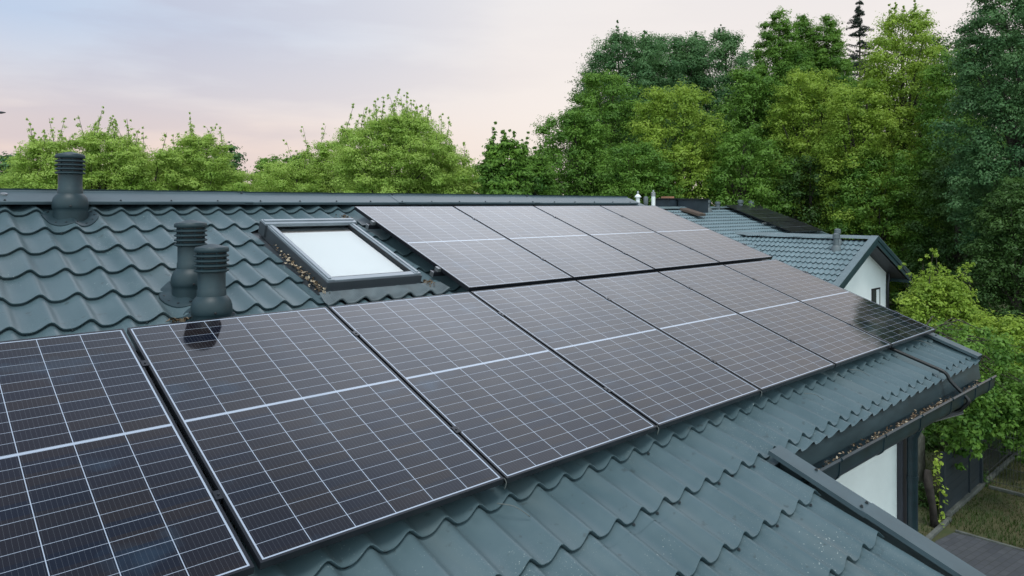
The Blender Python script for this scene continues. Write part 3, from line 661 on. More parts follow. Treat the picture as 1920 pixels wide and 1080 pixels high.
# cables
v0 = PY+HI+LIP
def cable(name, pts, r, m, label, group=None):
    o = MB().tube([tuple(p) for p in pts], r, 8).build(name, M[m], smooth=True); return tag(o, label, 'cable', group)
def smoothpts(ps, n=6):
    ps = [np.array(p, float) for p in ps]; out = []
    for i in range(len(ps)-1):
        p0, p1, p2, p3 = ps[max(i-1, 0)], ps[i], ps[i+1], ps[min(i+2, len(ps)-1)]
        for k in range(n):
            t = k/n; out.append(.5*((2*p1)+(-p0+p2)*t+(2*p0-5*p1+4*p2-p3)*t*t+(-p0+3*p1-3*p2+p3)*t**3))
    return out+[ps[-1]]
cp = [uv(6.93, 3.2, -.075), uv(6.96, 3.6, -.070), uv(6.985, 3.9, -.066), uv(7.0, 4.03, -.070), np.array([7.005, ye-.05, ze-.01]), np.array([7.01, gy-gr*.8, gz+.035]), np.array([7.01, gy-gr-.028, gz-.02]), np.array([7.01, gy-gr*.95, gz-.075]), np.array([7.03, gy-.01, gz-.13]), np.array([7.15, -3.67, -1.80])]
cable('roof_cable', smoothpts(cp), .0155, 'cable', 'thick black cable crossing the right eave and bending over the gutter')
for i, u in enumerate((2*PX-.02, 3*PX-.02, 4*PX-.02)):
    pts = [uv(u, v0-.01, -.004), uv(u+.002, v0+.008, -.018), uv(u-.004, v0+.012, -.048)]
    cable('cable_tie', smoothpts(pts, 3), .0022, 'wire', ['pale tie end hanging at the panel joint nearest the camera', 'pale tie end hanging at the second panel joint', 'pale tie end hanging at the third panel joint'][i], 'tie ends at the lower panel edge')
wires = [((2.20, 3.66), (2.30, 3.78)), ((5.05, 3.70), (5.16, 3.80)), ((5.95, 3.64), (6.07, 3.76)), ((7.55, 3.58), (7.66, 3.70)), ((7.62, 3.62), (7.64, 3.74))]
for i, (a, b_) in enumerate(wires):
    pts = [uv(*a, -.075), uv((a[0]+b_[0])/2, (a[1]+b_[1])/2, -.062), uv(*b_, -.088)]
    cable('loose_wire', smoothpts(pts, 4), .0022, 'wire', ['thin loose wire under the panel edge at lower left', 'loose wire bit on the tiles below the third visible joint', 'loose wire bit on the tiles left of the black cable', 'loose wire hook right of the black cable near the verge', 'short bent wire by the verge under the last panel'][i], 'loose wires on the tiles')
# ================================================================== NEIGHBOUR HOUSE
nb = thing('neighbour_house', 'neighbouring white house with teal metal roofs behind the panels at right', 'house', (27, 9, G), worldkids=True)
PM = R(19.7); RY, RZ = 12.0, -.12
P, Fq = sheet(16.5, 32.42, .18, 6.3, .0, .10, 0, n=8, A=.036, S=.042)
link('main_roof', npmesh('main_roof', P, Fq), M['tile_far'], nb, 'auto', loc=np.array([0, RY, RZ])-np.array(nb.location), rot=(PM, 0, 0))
mb = MB().prism([(16.5, RY, RZ-.05), (16.5, RY-6.2*math.cos(PM), RZ-.06-6.2*math.sin(PM)), (16.5, RY, RZ-.12-2.3), (16.5, RY+6*math.cos(PM), RZ-.06-6*math.sin(PM))], (15.9, 0, 0)); mb.build('main_roof_core', M['deck'], nb)
mb = MB().box((16.5, 0, 0), (32.42, 6.2, .03)); 
o = mb.build('back_roof', M['tile_far'], nb, loc=np.array([0, RY, RZ-.035])-np.array(nb.location), rot=(-PM, 0, 0))
mb = MB().prism([(16.5, RY-.20, RZ-.045), (16.5, RY-.02, RZ+.04), (16.5, RY+.02, RZ+.04), (16.5, RY+.20, RZ-.045)], (15.95, 0, 0)); mb.build('main_ridge_cap', M['cap_far'], nb)
def slab(mb, u0, u1, v0_, v1, z0, z1): return mb.box((u0, -v1, z0), (u1, -v0_, z1))
slab(MB(), 32.38, 32.52, -.05, 6.3, -.16, .05).build('main_verge', M['cap_far'], nb, loc=np.array([0, RY, RZ])-np.array(nb.location), rot=(PM, 0, 0))
MB().box((17, 6.8, G), (31.9, 17, -2.1)).build('main_wall', M['render_far'], nb)
# wing
PW = R(25.5); WXc, WY0, WY1, WZ = 25.977, 3.93, 9.6, -1.12
SL = 3.15/math.cos(PW)
P, Fq = sheet(-WY1, -WY0-.16, .16, SL, .03, .12, 0, n=8, A=.036, S=.042)
wl = np.array([WXc, 0, WZ-.02])-np.array(nb.location)
# local x -> -Y, local y (up slope) -> +X
link('wing_roof', npmesh('wing_roof', P, Fq), M['tile_far'], nb, 'auto', loc=wl, rot=(PW, 0, R(-90)))
P, Fq = sheet(WY0+.16, WY1, .16, SL, .03, .12, 0, n=6, A=.036, S=.042, seed=4)
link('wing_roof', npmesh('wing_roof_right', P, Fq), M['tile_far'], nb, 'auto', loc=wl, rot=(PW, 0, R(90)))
s_, c_ = math.sin(PW), math.cos(PW)
mb = MB().prism([(WXc, WY0+.1, WZ-.10), (WXc-3.1, WY0+.1, WZ-.10-3.1*s_/c_), (WXc-3.1, WY0+.1, WZ-.22-3.1*s_/c_), (WXc, WY0+.1, WZ-.26), (WXc+3.1, WY0+.1, WZ-.22-3.1*s_/c_), (WXc+3.1, WY0+.1, WZ-.10-3.1*s_/c_)], (0, 5.4, 0)); mb.build('wing_soffit', M['soffit'], nb)
mb = MB().prism([(WXc-.21, WY0, WZ-.055), (WXc, WY0, WZ+.05), (WXc+.21, WY0, WZ-.055)], (0, 5.5, 0)); mb.build('wing_ridge_cap', M['cap_far'], nb)
for sgn in (-1, 1):
    # barge: flat cap on top and a two-step board on the face
    mb = MB(); x1 = WXc+sgn*3.18; z1 = WZ-3.18*s_/c_
    mb.prism([(WXc, WY0-.01, WZ+.03), (x1, WY0-.01, z1+.03), (x1, WY0-.01, z1-.26), (WXc, WY0-.01, WZ-.26)], (0, .03, 0)); mb.build('barge_board', M['fascia_far'], nb)
    mb = MB().prism([(WXc, WY0-.035, WZ+.055), (x1, WY0-.035, z1+.055), (x1, WY0-.035, z1-.10), (WXc, WY0-.035, WZ-.10)], (0, .024, 0)); mb.build('verge_face', M['fascia_far'], nb)
    mb = MB().prism([(WXc, WY0-.04, WZ+.06), (x1, WY0-.04, z1+.06), (x1, WY0+.20, z1+.06), (WXc, WY0+.20, WZ+.06)], (0, 0, -.022)); mb.build('verge_cap', M['cap_far'], nb)
    mb = MB().box((min(x1, x1-sgn*.14), WY0, z1-.28), (max(x1, x1-sgn*.14), WY1, z1-.10)); mb.build('wing_gutter', M['fascia_far'], nb, bevel=.02)
YW = 4.55; xl, xr = WXc-2.75, 28.45
zt = lambda x: WZ-.24-abs(x-WXc)*s_/c_
mb = MB().prism([(xl, YW, G), (xr, YW, G), (xr, YW, zt(xr)), (WXc, YW, zt(WXc)), (xl, YW, zt(xl))], (0, 4.8, 0)); mb.build('wing_wall', M['render_far'], nb)
wf = MB(); x0, x1, z0, z1 = 27.08, 27.85, -4.1, -3.04
for a in ((x0, z0, x0+.06, z1), (x1-.06, z0, x1, z1), (x0+.06, z0, x1-.06, z0+.06), (x0+.06, z1-.06, x1-.06, z1)): wf.box((a[0], YW-.02, a[1]), (a[2], YW+.05, a[3]))
wf = wf.build('window', M['dark'], nb)
MB().box((x0+.06, YW-.008, z0+.06), (x0+.44, YW+.02, z1-.06)).build('pane', M['pane'], wf, loc=(0, 0, 0))
MB().box((x0+.44, YW-.012, z0+.06), (x1-.06, YW+.02, z1-.06)).build('window_reveal', M['render_far'], wf, loc=(0, 0, 0))
MB().tube([(x1_ := xr+.05, YW-.08, -2.35), (xr+.05, YW-.08, -2.75), (xr-.02, YW-.07, -3.0), (xr-.02, YW-.07, G)], .05, 10).build('downpipe', M['dark'], nb, smooth=True)
# chimney boxes
def nroof(x, v, d=0): return np.array([x, RY-v*math.cos(PM)-d*math.sin(PM), RZ-v*math.sin(PM)+d*math.cos(PM)])
ch = thing('chimney', None, None); ch.parent = nb; ch.location = np.array([26.35, 11.45, -.24])-np.array(nb.location)
MB().box((-.0, 0, -.4), (1.0, .86, .44)).build('chimney_box', M['chim'], ch)
MB().box((-.04, -.04, .44), (1.04, .90, .50)).build('chimney_cover', M['dark'], ch, bevel=.01)
MB().box((-.55, .95, -.4), (.45, 1.75, .46)).build('chimney_box', M['chim'], ch)
MB().box((-.60, .92, .46), (.50, 1.80, .52)).build('chimney_cover', M['dark'], ch, bevel=.01)
MB().box((-.35, 1.1, .52), (.05, 1.5, .60)).build('chimney_pot', M['brick'], ch)
# brown open roof window of the neighbour
rw = thing('roof_window', None, None); rw.parent = nb; rw.location = nroof(25.50, .36, .05)-np.array(nb.location); rw.rotation_euler = (PM-R(5), 0, 0)
MB().box((0, -.95, -.04), (.52, 0, .06)).build('sash', M['brown'], rw, bevel=.01); MB().box((.05, -.9, .06), (.47, -.05, .068)).build('pane', M['brown'], rw)
def far_vent(p, r, h, mt_, label, cap=True, name='vent_pipe', base=True):
    t = thing(name, label, 'vent pipe', p, group='vent pipes on the neighbouring roof')
    MB().lathe([(r, -.25), (r, h*.62)], n=14).build('pipe', M[mt_], t, smooth='auto')
    MB().lathe([(r*1.02, h*.60), (r*1.28, h*.64), (r*1.28, h*.93), (r*.6, h), (.001, h*1.01)], n=14).build('cap', M[mt_], t, smooth='auto')
    if base: MB().lathe([(r*1.8, -.2), (r*1.7, .02), (r*1.2, .08)], n=14).build('base', M[mt_], t, smooth='auto')
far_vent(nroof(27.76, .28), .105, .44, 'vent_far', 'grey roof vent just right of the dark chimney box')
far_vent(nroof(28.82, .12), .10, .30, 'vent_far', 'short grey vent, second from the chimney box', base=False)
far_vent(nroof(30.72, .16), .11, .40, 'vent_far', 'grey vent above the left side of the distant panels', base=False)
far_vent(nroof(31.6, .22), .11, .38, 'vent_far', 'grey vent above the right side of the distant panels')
def wroof(y, v): return np.array([WXc-v*c_, y, WZ-v*s_])
far_vent(wroof(5.12, .42), .085, .46, 'vent_far', 'taller grey vent behind on the gabled wing roof')
far_vent(wroof(5.0, .86), .09, .50, 'vent_far', 'shorter grey vent in front on the gabled wing roof')
def white_pipe(p, r, h, label, top):
    t = thing('white_flue', label, 'flue pipe', p, group='white flues behind the near roof')
    MB().lathe([(r, -.8), (r, h)], n=16).build('pipe', M['white'], t, smooth='auto')
    if top: MB().lathe([(r*1.6, h-.03), (r*1.6, h), (r*.6, h+.06)], n=16).build('collar', M['white'], t, smooth='auto')
    MB().lathe([(r*.5, h), (r*.5, h+.14), (r*.4, h+.15)] if top else [(r*1.12, h), (r*1.12, h+.10), (r*.5, h+.12), (r*.5, h+.16), (r*.4, h+.17)], n=16).build('tip', M['galv'], t, smooth='auto')
q = at(1196, 387, 20.0); white_pipe(q, .056, .28, 'white flue with wide collar, left of the pair', True)
q = at(1225, 390, 20.0); white_pipe(q, .056, .33, 'white flue without collar, right of the pair', False)
q = at(1211, 392, 20.3); 
t = thing('vent_pipe', 'squat grey vent between the two white flues', 'vent pipe', q, group='vent pipes on the neighbouring roof')
MB().lathe([(.055, -.8), (.055, .15)], n=14).build('pipe', M['vent_far'], t, smooth='auto'); MB().lathe([(.065, .15), (.065, .32), (.04, .36), (.001, .362)], n=14).build('cap', M['vent_far'], t, smooth='auto')
# lower roof that carries the flues
t = thing('annex', 'low annex roof behind the near roof carrying the white flues', 'building', (17.5, 9.5, G), worldkids=True)
MB().box((14.9, 8.0, G), (17.6, 11.5, -1.2)).build('wall', M['render_far'], t); MB().box((14.7, 7.8, -1.2), (17.8, 11.7, -.75)).build('roof', M['cap_far'], t, bevel=.03)
# panels of the neighbour
def far_panel():
    t = thing('solar_panel', '', 'solar panel', group='solar panels on the neighbouring roof'); W2, H2 = 1.458, 1.078
    mb = MB()
    for a in ((-.012, 0, 0, H2), (W2, 0, W2+.012, H2), (-.012, -.012, W2+.012, 0), (-.012, H2, W2+.012, H2+.012)): mb.box((a[0], -a[3], -.04), (a[2], -a[1], 0))
    mb.build('frame', M['frame'], t); MB().box((0, -H2, -.006), (W2, 0, -.002)).build('glass', M['pv_far'], t); return t
FP = None
fl = ['topmost left', 'topmost right', 'middle left', 'middle right', 'lowest left', 'lowest right']; i = 0
for rr, v in enumerate((.16, 1.27, 2.43)):
    for cc in range(2):
        loc = nroof(29.32+cc*1.492, v, .16)
        if FP is None: FP = far_panel(); t = FP
        else: t = dup(FP)
        t.location = loc; t.rotation_euler = (PM, 0, 0); t['label'] = 'dark solar panel on the distant roof, %s of six' % fl[i]; i += 1
for j, v in enumerate((2.43-.02,)):
    t = thing('mounting_rail', 'rail stub sticking out left of the distant solar panels', 'rail', nroof(29.0, v-.12, .08), (PM, 0, 0)); MB().box((0, -.03, -.03), (3.3, .03, .03)).build('profile', M['galv'], t)

# ================================================================== GROUND
def flat(name, pts, z, m, kind='structure', **k):
    me = bpy.data.meshes.new(name); me.from_pydata([(x, y, z) for x, y in pts], [], [tuple(range(len(pts)))]); me.update()
    return link(name, me, m, kind=kind, **k)
flat('ground', [(-400, -400), (700, -400), (700, 700), (-400, 700)], G, M['lawn'])
flat('paved_path', [(8.3, -9), (13.62, -9), (13.62, -2.95), (13.43, -2.0), (12.9, -1.9), (8.3, -1.9)], G+.012, M['paving'])
def curb(a, b_, wdt, h, label, seed=1):
    a = np.array([*a, G]); b_ = np.array([*b_, G]); d = (b_-a)/np.linalg.norm(b_-a); n_ = np.cross(d, UP)*wdt/2
    mb = MB().prism([a-n_, b_-n_, b_+n_, a+n_], (0, 0, h)); return tag(mb.build('edging_strip', M['curb'], bevel=.008), label, 'edging', 'concrete edging in the garden')
curb((9.5, -1.80), (13.9, -1.80), .07, .06, 'pale edging left of the fence, beside the paving')
curb((13.9, -1.74), (20.5, -1.74), .07, .08, 'pale edging under the dark fence panels')
curb((13.50, -2.0), (13.72, -9.0), .045, .035, 'thin edging between paving and lawn')
curb((16.02, -1.85), (16.02, -9), .07, .06, 'pale base under the wire fence')
# grass blades on the lawn seen past the roof (stuff)
rg = np.random.default_rng(8); n = 52000
x = rg.uniform(12.2, 22, n); y = rg.uniform(-7.5, 1.5, n); keep = ~((x < 13.6) & (y < -1.8)); x, y = x[keep], y[keep]; n = len(x)
hgt = rg.uniform(.03, .075, n)*(1+.8*(np.sin(x*1.7)*np.cos(y*1.3) > .3)); a = rg.uniform(0, 2*np.pi, n); ln = rg.normal(0, .03, (n, 2)); wd = .006
Pn = np.stack([np.stack([x-wd*np.cos(a), y-wd*np.sin(a), np.full(n, G)], 1), np.stack([x+wd*np.cos(a), y+wd*np.sin(a), np.full(n, G)], 1), np.stack([x+ln[:, 0], y+ln[:, 1], G+hgt], 1)], 1).reshape(-1, 3)
M['grass'] = leafmat('grass_blades', (.030, .065, .010), (.070, .085, .020), .2)
link('grass', npmesh('grass', Pn, np.arange(3*n).reshape(n, 3), np.clip(.5+.5*np.sin(x*.9+y*.7)+rg.normal(0, .25, n), 0, 1)), M['grass'], kind='stuff')
# ------------------------------------------------------------------ fence
fh = 1.02
fg = 'panels of the dark garden fence'
def fence_panel(x0, x1, label):
    t = thing('board_fence', label, 'fence', (x0, -1.70, G+.08), group=fg)
    mb = MB(); k = 7; bh = fh/k
    for i in range(k): mb.box((0, -.012, i*bh+.002), (x1-x0, .012, (i+1)*bh-.002))
    mb.build('boards', M['fence'], t, bevel=.003); MB().box((0, -.02, fh), (x1-x0, .02, fh+.03)).build('top_rail', M['fence'], t)
fence_panel(13.93, 15.27, 'dark board fence panel at the corner with the vine'); fence_panel(15.34, 15.95, 'short dark board fence panel right of the middle post')
def post(x, y, h, label):
    t = MB().box((x-.035, y-.035, G), (x+.035, y+.035, G+h)); o = t.build('fence_post', M['fence'], bevel=.006); return tag(o, label, 'fence post', 'posts of the garden fence')
post(13.89, -1.70, 1.15, 'dark fence post at the vine end of the fence'); post(15.305, -1.70, 1.25, 'dark fence post between the board panels'); post(15.99, -1.72, 1.9, 'tall dark corner post where boards meet wire fence')
post(16.03, -4.3, 1.5, 'dark post in the wire fence'); post(18.6, -1.70, 1.5, 'dark post far along the rear wire fence')
def wirefence(a, b_, h, label):
    a = np.array([*a, G+.1]); b_ = np.array([*b_, G+.1]); Ln = np.linalg.norm(b_-a); d = (b_-a)/Ln
    t = thing('wire_fence', label, 'fence', a, group='wire fences in the garden')
    mb = MB()
    for i in range(int(Ln/.055)):
        p = d*i*.055; mb.tube([p, p+np.array([0, 0, h])], .0035, 4, caps=False)
    mb.build('bars', M['mesh'], t)
    mb = MB()
    for z in np.arange(.05, h+.01, .3): mb.tube([np.array([0, 0, z]), d*Ln+np.array([0, 0, z])], .005, 4)
    mb.build('rails', M['mesh'], t)
wirefence((16.03, -1.80), (16.03, -8.0), 1.3, 'wire fence running towards the viewer at the right border'); wirefence((16.03, -1.70), (21.0, -1.70), 1.3, 'rear wire fence continuing behind the board fence')
# ------------------------------------------------------------------ trees
LT = {
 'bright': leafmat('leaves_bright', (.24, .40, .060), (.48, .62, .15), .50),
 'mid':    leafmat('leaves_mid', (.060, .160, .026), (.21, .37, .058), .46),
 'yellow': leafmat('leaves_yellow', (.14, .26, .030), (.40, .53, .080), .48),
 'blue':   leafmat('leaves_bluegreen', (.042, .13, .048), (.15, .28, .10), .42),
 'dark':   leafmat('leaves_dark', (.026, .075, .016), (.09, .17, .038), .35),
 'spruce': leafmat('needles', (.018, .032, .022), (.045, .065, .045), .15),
}
def leaves(rg, cen, rad, per, size, flat=.65, down=0.0, asp=.55, cl_tone=None):
    """leaf quads round cluster centres cen (n,3) with radii rad (n,); returns P (4m,3), tone (m)"""
    n = len(cen); m = n*per
    ci = np.repeat(np.arange(n), per)
    d = rg.normal(0, 1, (m, 3)); d /= np.linalg.norm(d, axis=1)[:, None]
    r = rg.uniform(0, 1, m)**.42
    lob = .72+.45*np.sin(d[:, 0]*4+ci*1.7)*np.sin(d[:, 1]*5+ci*.9)+.25*np.sin(d[:, 2]*7+ci)
    pos = d*(r*lob)[:, None]*rad[ci][:, None]; pos[:, 2] *= flat; pos[:, 2] -= down*(np.hypot(pos[:, 0], pos[:, 1])**2)/(rad[ci]+.01)
    pos += cen[ci]
    nrm = d*.95+rg.normal(0, .24, (m, 3))+np.array([0, 0, .50]); nrm /= np.linalg.norm(nrm, axis=1)[:, None]
    a = rg.normal(0, 1, (m, 3)); a -= nrm*(a*nrm).sum(1)[:, None]; a /= np.linalg.norm(a, axis=1)[:, None]; b_ = np.cross(nrm, a)
    L_ = (size*rg.uniform(.65, 1.35, m))[:, None]
    Pn = np.stack([pos-a*L_*.5, pos-b_*L_*asp*.5+nrm*L_*.10, pos+a*L_*.5-nrm*L_*.08, pos+b_*L_*asp*.5+nrm*L_*.10], 1).reshape(-1, 3)
    ct = (cl_tone if cl_tone is not None else rg.uniform(0, 1, n))[ci]
    tone = np.clip(ct*.75+rg.uniform(-.05, .25, m), 0, 1)
    return Pn, tone
def tree(name, label, cat, base, H, W, kind, seed, nclu=70, per=420, leaf=.13, crown_lo=.25, shape='round', sprigs=0, bark='bark', group='trees behind the houses', W2=None, flat=.6, trunk_r=None, lean=0, clr=(.55, .95), depthscale=.8, inner=.25):
    """H: height above the base, W: crown radius across the view"""
    rg = np.random.default_rng(seed); base = np.array(base, float)
    t = thing(name, label, cat, base, group=group)
    z0 = H*crown_lo; Hc = H-z0
    def prof(q):      # crown half-width at relative height q (0..1)
        if shape == 'round': return max(0, 1-(max(0, q-.30)/.74)**3.0)**.5*min(1, .75+q)
        if shape == 'tall': return math.sqrt(max(0, 1-(abs(q-.38)/.64)**2.0))
        if shape == 'cone': return min(1, max(0, (1.02-q))**.8*1.25)
        if shape == 'spire': return min(1, max(0, 1-q)**.65*1.1)
        if shape == 'column': return (1-max(0, q-.6)**2/.16*.9) if q < 1 else .1
        if shape == 'bush': return math.sqrt(max(0.02, 1-(max(0, q-.35)/.68)**2.2))
        return 1
    cen = []; rad = []
    big = rg.uniform(0, 2*np.pi, 3)
    tries = 0
    while len(cen) < nclu and tries < nclu*40:
        tries += 1
        q = rg.uniform(0, 1)**.85; a = rg.uniform(0, 2*np.pi); pr = prof(q)*(1+.13*math.sin(a*3+big[0]+q*5)+.09*math.sin(a*5+big[1]-q*9))
        rr = pr*(rg.uniform(inner, 1)**.5); rc = rg.uniform(*clr)*(.75+.4*pr)
        x = rr*(W-rc*.55)*math.cos(a); y = rr*(W-rc*.55)*depthscale*math.sin(a)
        c_ = np.array([x+lean*q, y, z0+q*(Hc-rc*.4)])
        if any(np.linalg.norm((c_-o_)*[1, 1, 1.5]) < .50*(rc+r2) for o_, r2 in zip(cen, rad)): continue
        cen.append(c_); rad.append(rc)
    cen = np.array(cen); rad = np.array(rad)
    # orientation: local x runs across the view
    rot = np.array([RIGHT, FWD, UP]); cen = cen@rot
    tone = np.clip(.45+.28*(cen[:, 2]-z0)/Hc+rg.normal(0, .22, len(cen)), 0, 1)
    Pn, tn = leaves(rg, cen, rad, per, leaf, flat=flat, cl_tone=tone)
    if sprigs:
        top = np.argsort(-(cen[:, 2]+rg.normal(0, .5, len(cen))))[:sprigs]; sc_, sr = [], []
        twigs = []
        for i in top:
            d = np.array([*rg.normal(0, .28, 2), 1.0]); d /= np.linalg.norm(d); Ls = rg.uniform(.35, .95); p0 = cen[i]+UP*rad[i]*.25
            twigs.append((p0, p0+d*Ls))
            for k in np.linspace(.15, 1, 6): sc_.append(p0+d*Ls*k+rg.normal(0, .05, 3)); sr.append(.13*(1.3-k*.95))
        P2, t2 = leaves(rg, np.array(sc_), np.array(sr), 24, leaf*.9, flat=1.0, cl_tone=np.full(len(sc_), .7)); Pn = np.concatenate([Pn, P2]); tn = np.concatenate([tn, t2])
    n = len(tn)
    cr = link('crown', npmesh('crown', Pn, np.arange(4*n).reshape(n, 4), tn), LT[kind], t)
    tr_ = trunk_r or .028*H**.9; mb = MB()
    topc = cen[np.argmax(cen[:, 2])]; bend = rg.normal(0, .15, 2)
    path = [np.array([bend[0]*math.sin(q*3)+topc[0]*q*q*.8, bend[1]*math.sin(q*2.5)+topc[1]*q*q*.8, H*.93*q]) for q in np.linspace(0, 1, 9)]
    path[0][2] = -.15
    mb.tube(path, [tr_*(1.25 if i == 0 else 1)*(1-.88*(i/8)) for i in range(9)], 9)
    order = rg.permutation(len(cen))[:min(len(cen), 26)]
    for i in order:
        c_ = cen[i]; q = np.clip((c_[2]/H)*rg.uniform(.45, .8), .08, .9); k = q*8; j = int(k); p0 = path[j]*(1-(k-j))+path[min(j+1, 8)]*(k-j)
        mid = (p0+c_)/2+np.array([0, 0, .12*np.linalg.norm(c_-p0)])+rg.normal(0, .08, 3); r0 = tr_*(1-.85*q)*.45
        mb.tube([p0, mid, c_], [r0, r0*.6, r0*.18], 5, caps=False)
    if sprigs:
        for p0, p1 in twigs: mb.tube([p0, p1], [.012, .004], 4, caps=False)
    mb.build('trunk', M[bark], t, smooth=True)
    return t
def ptree(px, top, halfpx, depth, kind, label, seed, name='deciduous_tree', cat='tree', gz=G, **k):
    p = at(px, 382.7, depth); p[2] = gz
    H = (382.7-top)*depth/F+CAM[2]-gz; W = halfpx*depth/F
    return tree(name, label, cat, p, H, W, kind, seed, **k)
gl = 'bright trees beyond the ridge'; gr_ = 'tall dark trees behind the houses'
# left side, beyond the ridge
LB = dict(group=gl, leaf=.064, flat=.55, clr=(.36, .62), crown_lo=.52, inner=.05)
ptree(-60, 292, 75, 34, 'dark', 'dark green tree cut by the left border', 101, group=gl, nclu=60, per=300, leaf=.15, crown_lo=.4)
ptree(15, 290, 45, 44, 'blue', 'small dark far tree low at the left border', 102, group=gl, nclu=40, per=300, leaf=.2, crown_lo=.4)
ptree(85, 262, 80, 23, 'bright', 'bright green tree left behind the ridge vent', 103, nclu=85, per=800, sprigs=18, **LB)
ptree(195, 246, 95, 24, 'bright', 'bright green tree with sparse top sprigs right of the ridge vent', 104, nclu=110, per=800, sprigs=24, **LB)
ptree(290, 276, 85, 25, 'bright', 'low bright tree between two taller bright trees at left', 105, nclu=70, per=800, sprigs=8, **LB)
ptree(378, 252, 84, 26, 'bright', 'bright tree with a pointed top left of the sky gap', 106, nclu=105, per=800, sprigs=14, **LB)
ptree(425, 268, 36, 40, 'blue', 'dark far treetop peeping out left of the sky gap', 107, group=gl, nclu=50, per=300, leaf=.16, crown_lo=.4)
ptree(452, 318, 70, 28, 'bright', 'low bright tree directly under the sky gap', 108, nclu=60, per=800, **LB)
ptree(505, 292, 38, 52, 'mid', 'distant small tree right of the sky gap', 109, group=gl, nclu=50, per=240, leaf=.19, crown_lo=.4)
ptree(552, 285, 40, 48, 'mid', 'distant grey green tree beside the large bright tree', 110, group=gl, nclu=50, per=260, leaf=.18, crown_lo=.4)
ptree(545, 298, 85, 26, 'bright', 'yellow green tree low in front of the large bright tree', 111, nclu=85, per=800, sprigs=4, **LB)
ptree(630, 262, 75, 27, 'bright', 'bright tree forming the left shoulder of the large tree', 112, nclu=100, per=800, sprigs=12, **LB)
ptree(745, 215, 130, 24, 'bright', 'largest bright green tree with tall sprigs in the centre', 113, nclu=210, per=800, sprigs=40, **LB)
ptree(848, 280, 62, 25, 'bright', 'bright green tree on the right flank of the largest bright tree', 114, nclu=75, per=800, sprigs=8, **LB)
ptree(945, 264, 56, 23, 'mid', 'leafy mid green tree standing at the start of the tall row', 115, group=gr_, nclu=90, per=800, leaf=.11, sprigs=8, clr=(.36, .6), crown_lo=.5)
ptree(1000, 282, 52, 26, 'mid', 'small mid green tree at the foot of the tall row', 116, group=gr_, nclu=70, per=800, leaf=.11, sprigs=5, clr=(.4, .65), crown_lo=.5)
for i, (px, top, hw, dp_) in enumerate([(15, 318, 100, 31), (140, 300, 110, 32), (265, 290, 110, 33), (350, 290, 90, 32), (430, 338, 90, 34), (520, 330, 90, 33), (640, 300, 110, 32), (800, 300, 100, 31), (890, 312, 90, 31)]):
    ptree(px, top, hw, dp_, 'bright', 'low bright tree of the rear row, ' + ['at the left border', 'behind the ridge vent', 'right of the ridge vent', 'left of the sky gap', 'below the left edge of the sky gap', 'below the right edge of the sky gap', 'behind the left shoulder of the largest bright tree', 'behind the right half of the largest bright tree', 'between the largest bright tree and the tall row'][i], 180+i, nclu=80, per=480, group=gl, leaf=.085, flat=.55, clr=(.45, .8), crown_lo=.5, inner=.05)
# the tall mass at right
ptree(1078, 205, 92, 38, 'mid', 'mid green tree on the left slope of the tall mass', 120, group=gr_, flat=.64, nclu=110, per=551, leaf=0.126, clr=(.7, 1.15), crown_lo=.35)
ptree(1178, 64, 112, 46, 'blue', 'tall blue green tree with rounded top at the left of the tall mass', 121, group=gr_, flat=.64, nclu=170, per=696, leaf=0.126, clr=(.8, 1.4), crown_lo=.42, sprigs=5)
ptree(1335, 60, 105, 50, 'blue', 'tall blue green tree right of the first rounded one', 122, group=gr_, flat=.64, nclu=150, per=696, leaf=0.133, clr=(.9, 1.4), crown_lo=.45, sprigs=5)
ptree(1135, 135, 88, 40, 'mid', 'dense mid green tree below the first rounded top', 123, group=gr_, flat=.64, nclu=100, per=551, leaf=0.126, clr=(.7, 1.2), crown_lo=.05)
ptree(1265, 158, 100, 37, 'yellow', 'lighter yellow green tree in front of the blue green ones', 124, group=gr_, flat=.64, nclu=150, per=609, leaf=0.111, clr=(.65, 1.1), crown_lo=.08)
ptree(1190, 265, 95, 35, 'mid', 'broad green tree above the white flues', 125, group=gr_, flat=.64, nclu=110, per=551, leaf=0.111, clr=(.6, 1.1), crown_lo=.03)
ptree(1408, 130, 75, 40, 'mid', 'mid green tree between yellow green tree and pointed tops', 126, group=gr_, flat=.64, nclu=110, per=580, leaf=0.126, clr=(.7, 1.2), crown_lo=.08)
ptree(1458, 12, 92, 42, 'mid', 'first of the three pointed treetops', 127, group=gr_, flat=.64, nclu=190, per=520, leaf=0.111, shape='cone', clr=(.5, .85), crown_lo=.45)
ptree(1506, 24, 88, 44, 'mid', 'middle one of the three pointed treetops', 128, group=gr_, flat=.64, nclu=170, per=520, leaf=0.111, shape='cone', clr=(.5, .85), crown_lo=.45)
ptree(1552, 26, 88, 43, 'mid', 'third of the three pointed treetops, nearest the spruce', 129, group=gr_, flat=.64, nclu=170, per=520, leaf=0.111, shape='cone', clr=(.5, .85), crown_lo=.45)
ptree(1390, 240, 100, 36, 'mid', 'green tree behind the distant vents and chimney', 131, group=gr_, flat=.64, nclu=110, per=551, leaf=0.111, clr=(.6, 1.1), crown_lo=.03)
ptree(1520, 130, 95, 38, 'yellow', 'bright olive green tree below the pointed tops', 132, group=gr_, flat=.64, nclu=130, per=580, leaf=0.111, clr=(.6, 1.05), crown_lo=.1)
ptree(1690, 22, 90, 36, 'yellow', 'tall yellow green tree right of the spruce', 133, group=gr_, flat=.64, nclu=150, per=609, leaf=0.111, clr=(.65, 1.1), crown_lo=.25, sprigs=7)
ptree(1610, 150, 95, 35, 'yellow', 'yellow green tree with drooping layers under the spruce', 134, group=gr_, flat=.64, nclu=120, per=580, leaf=0.104, clr=(.55, 1.0), crown_lo=.1)
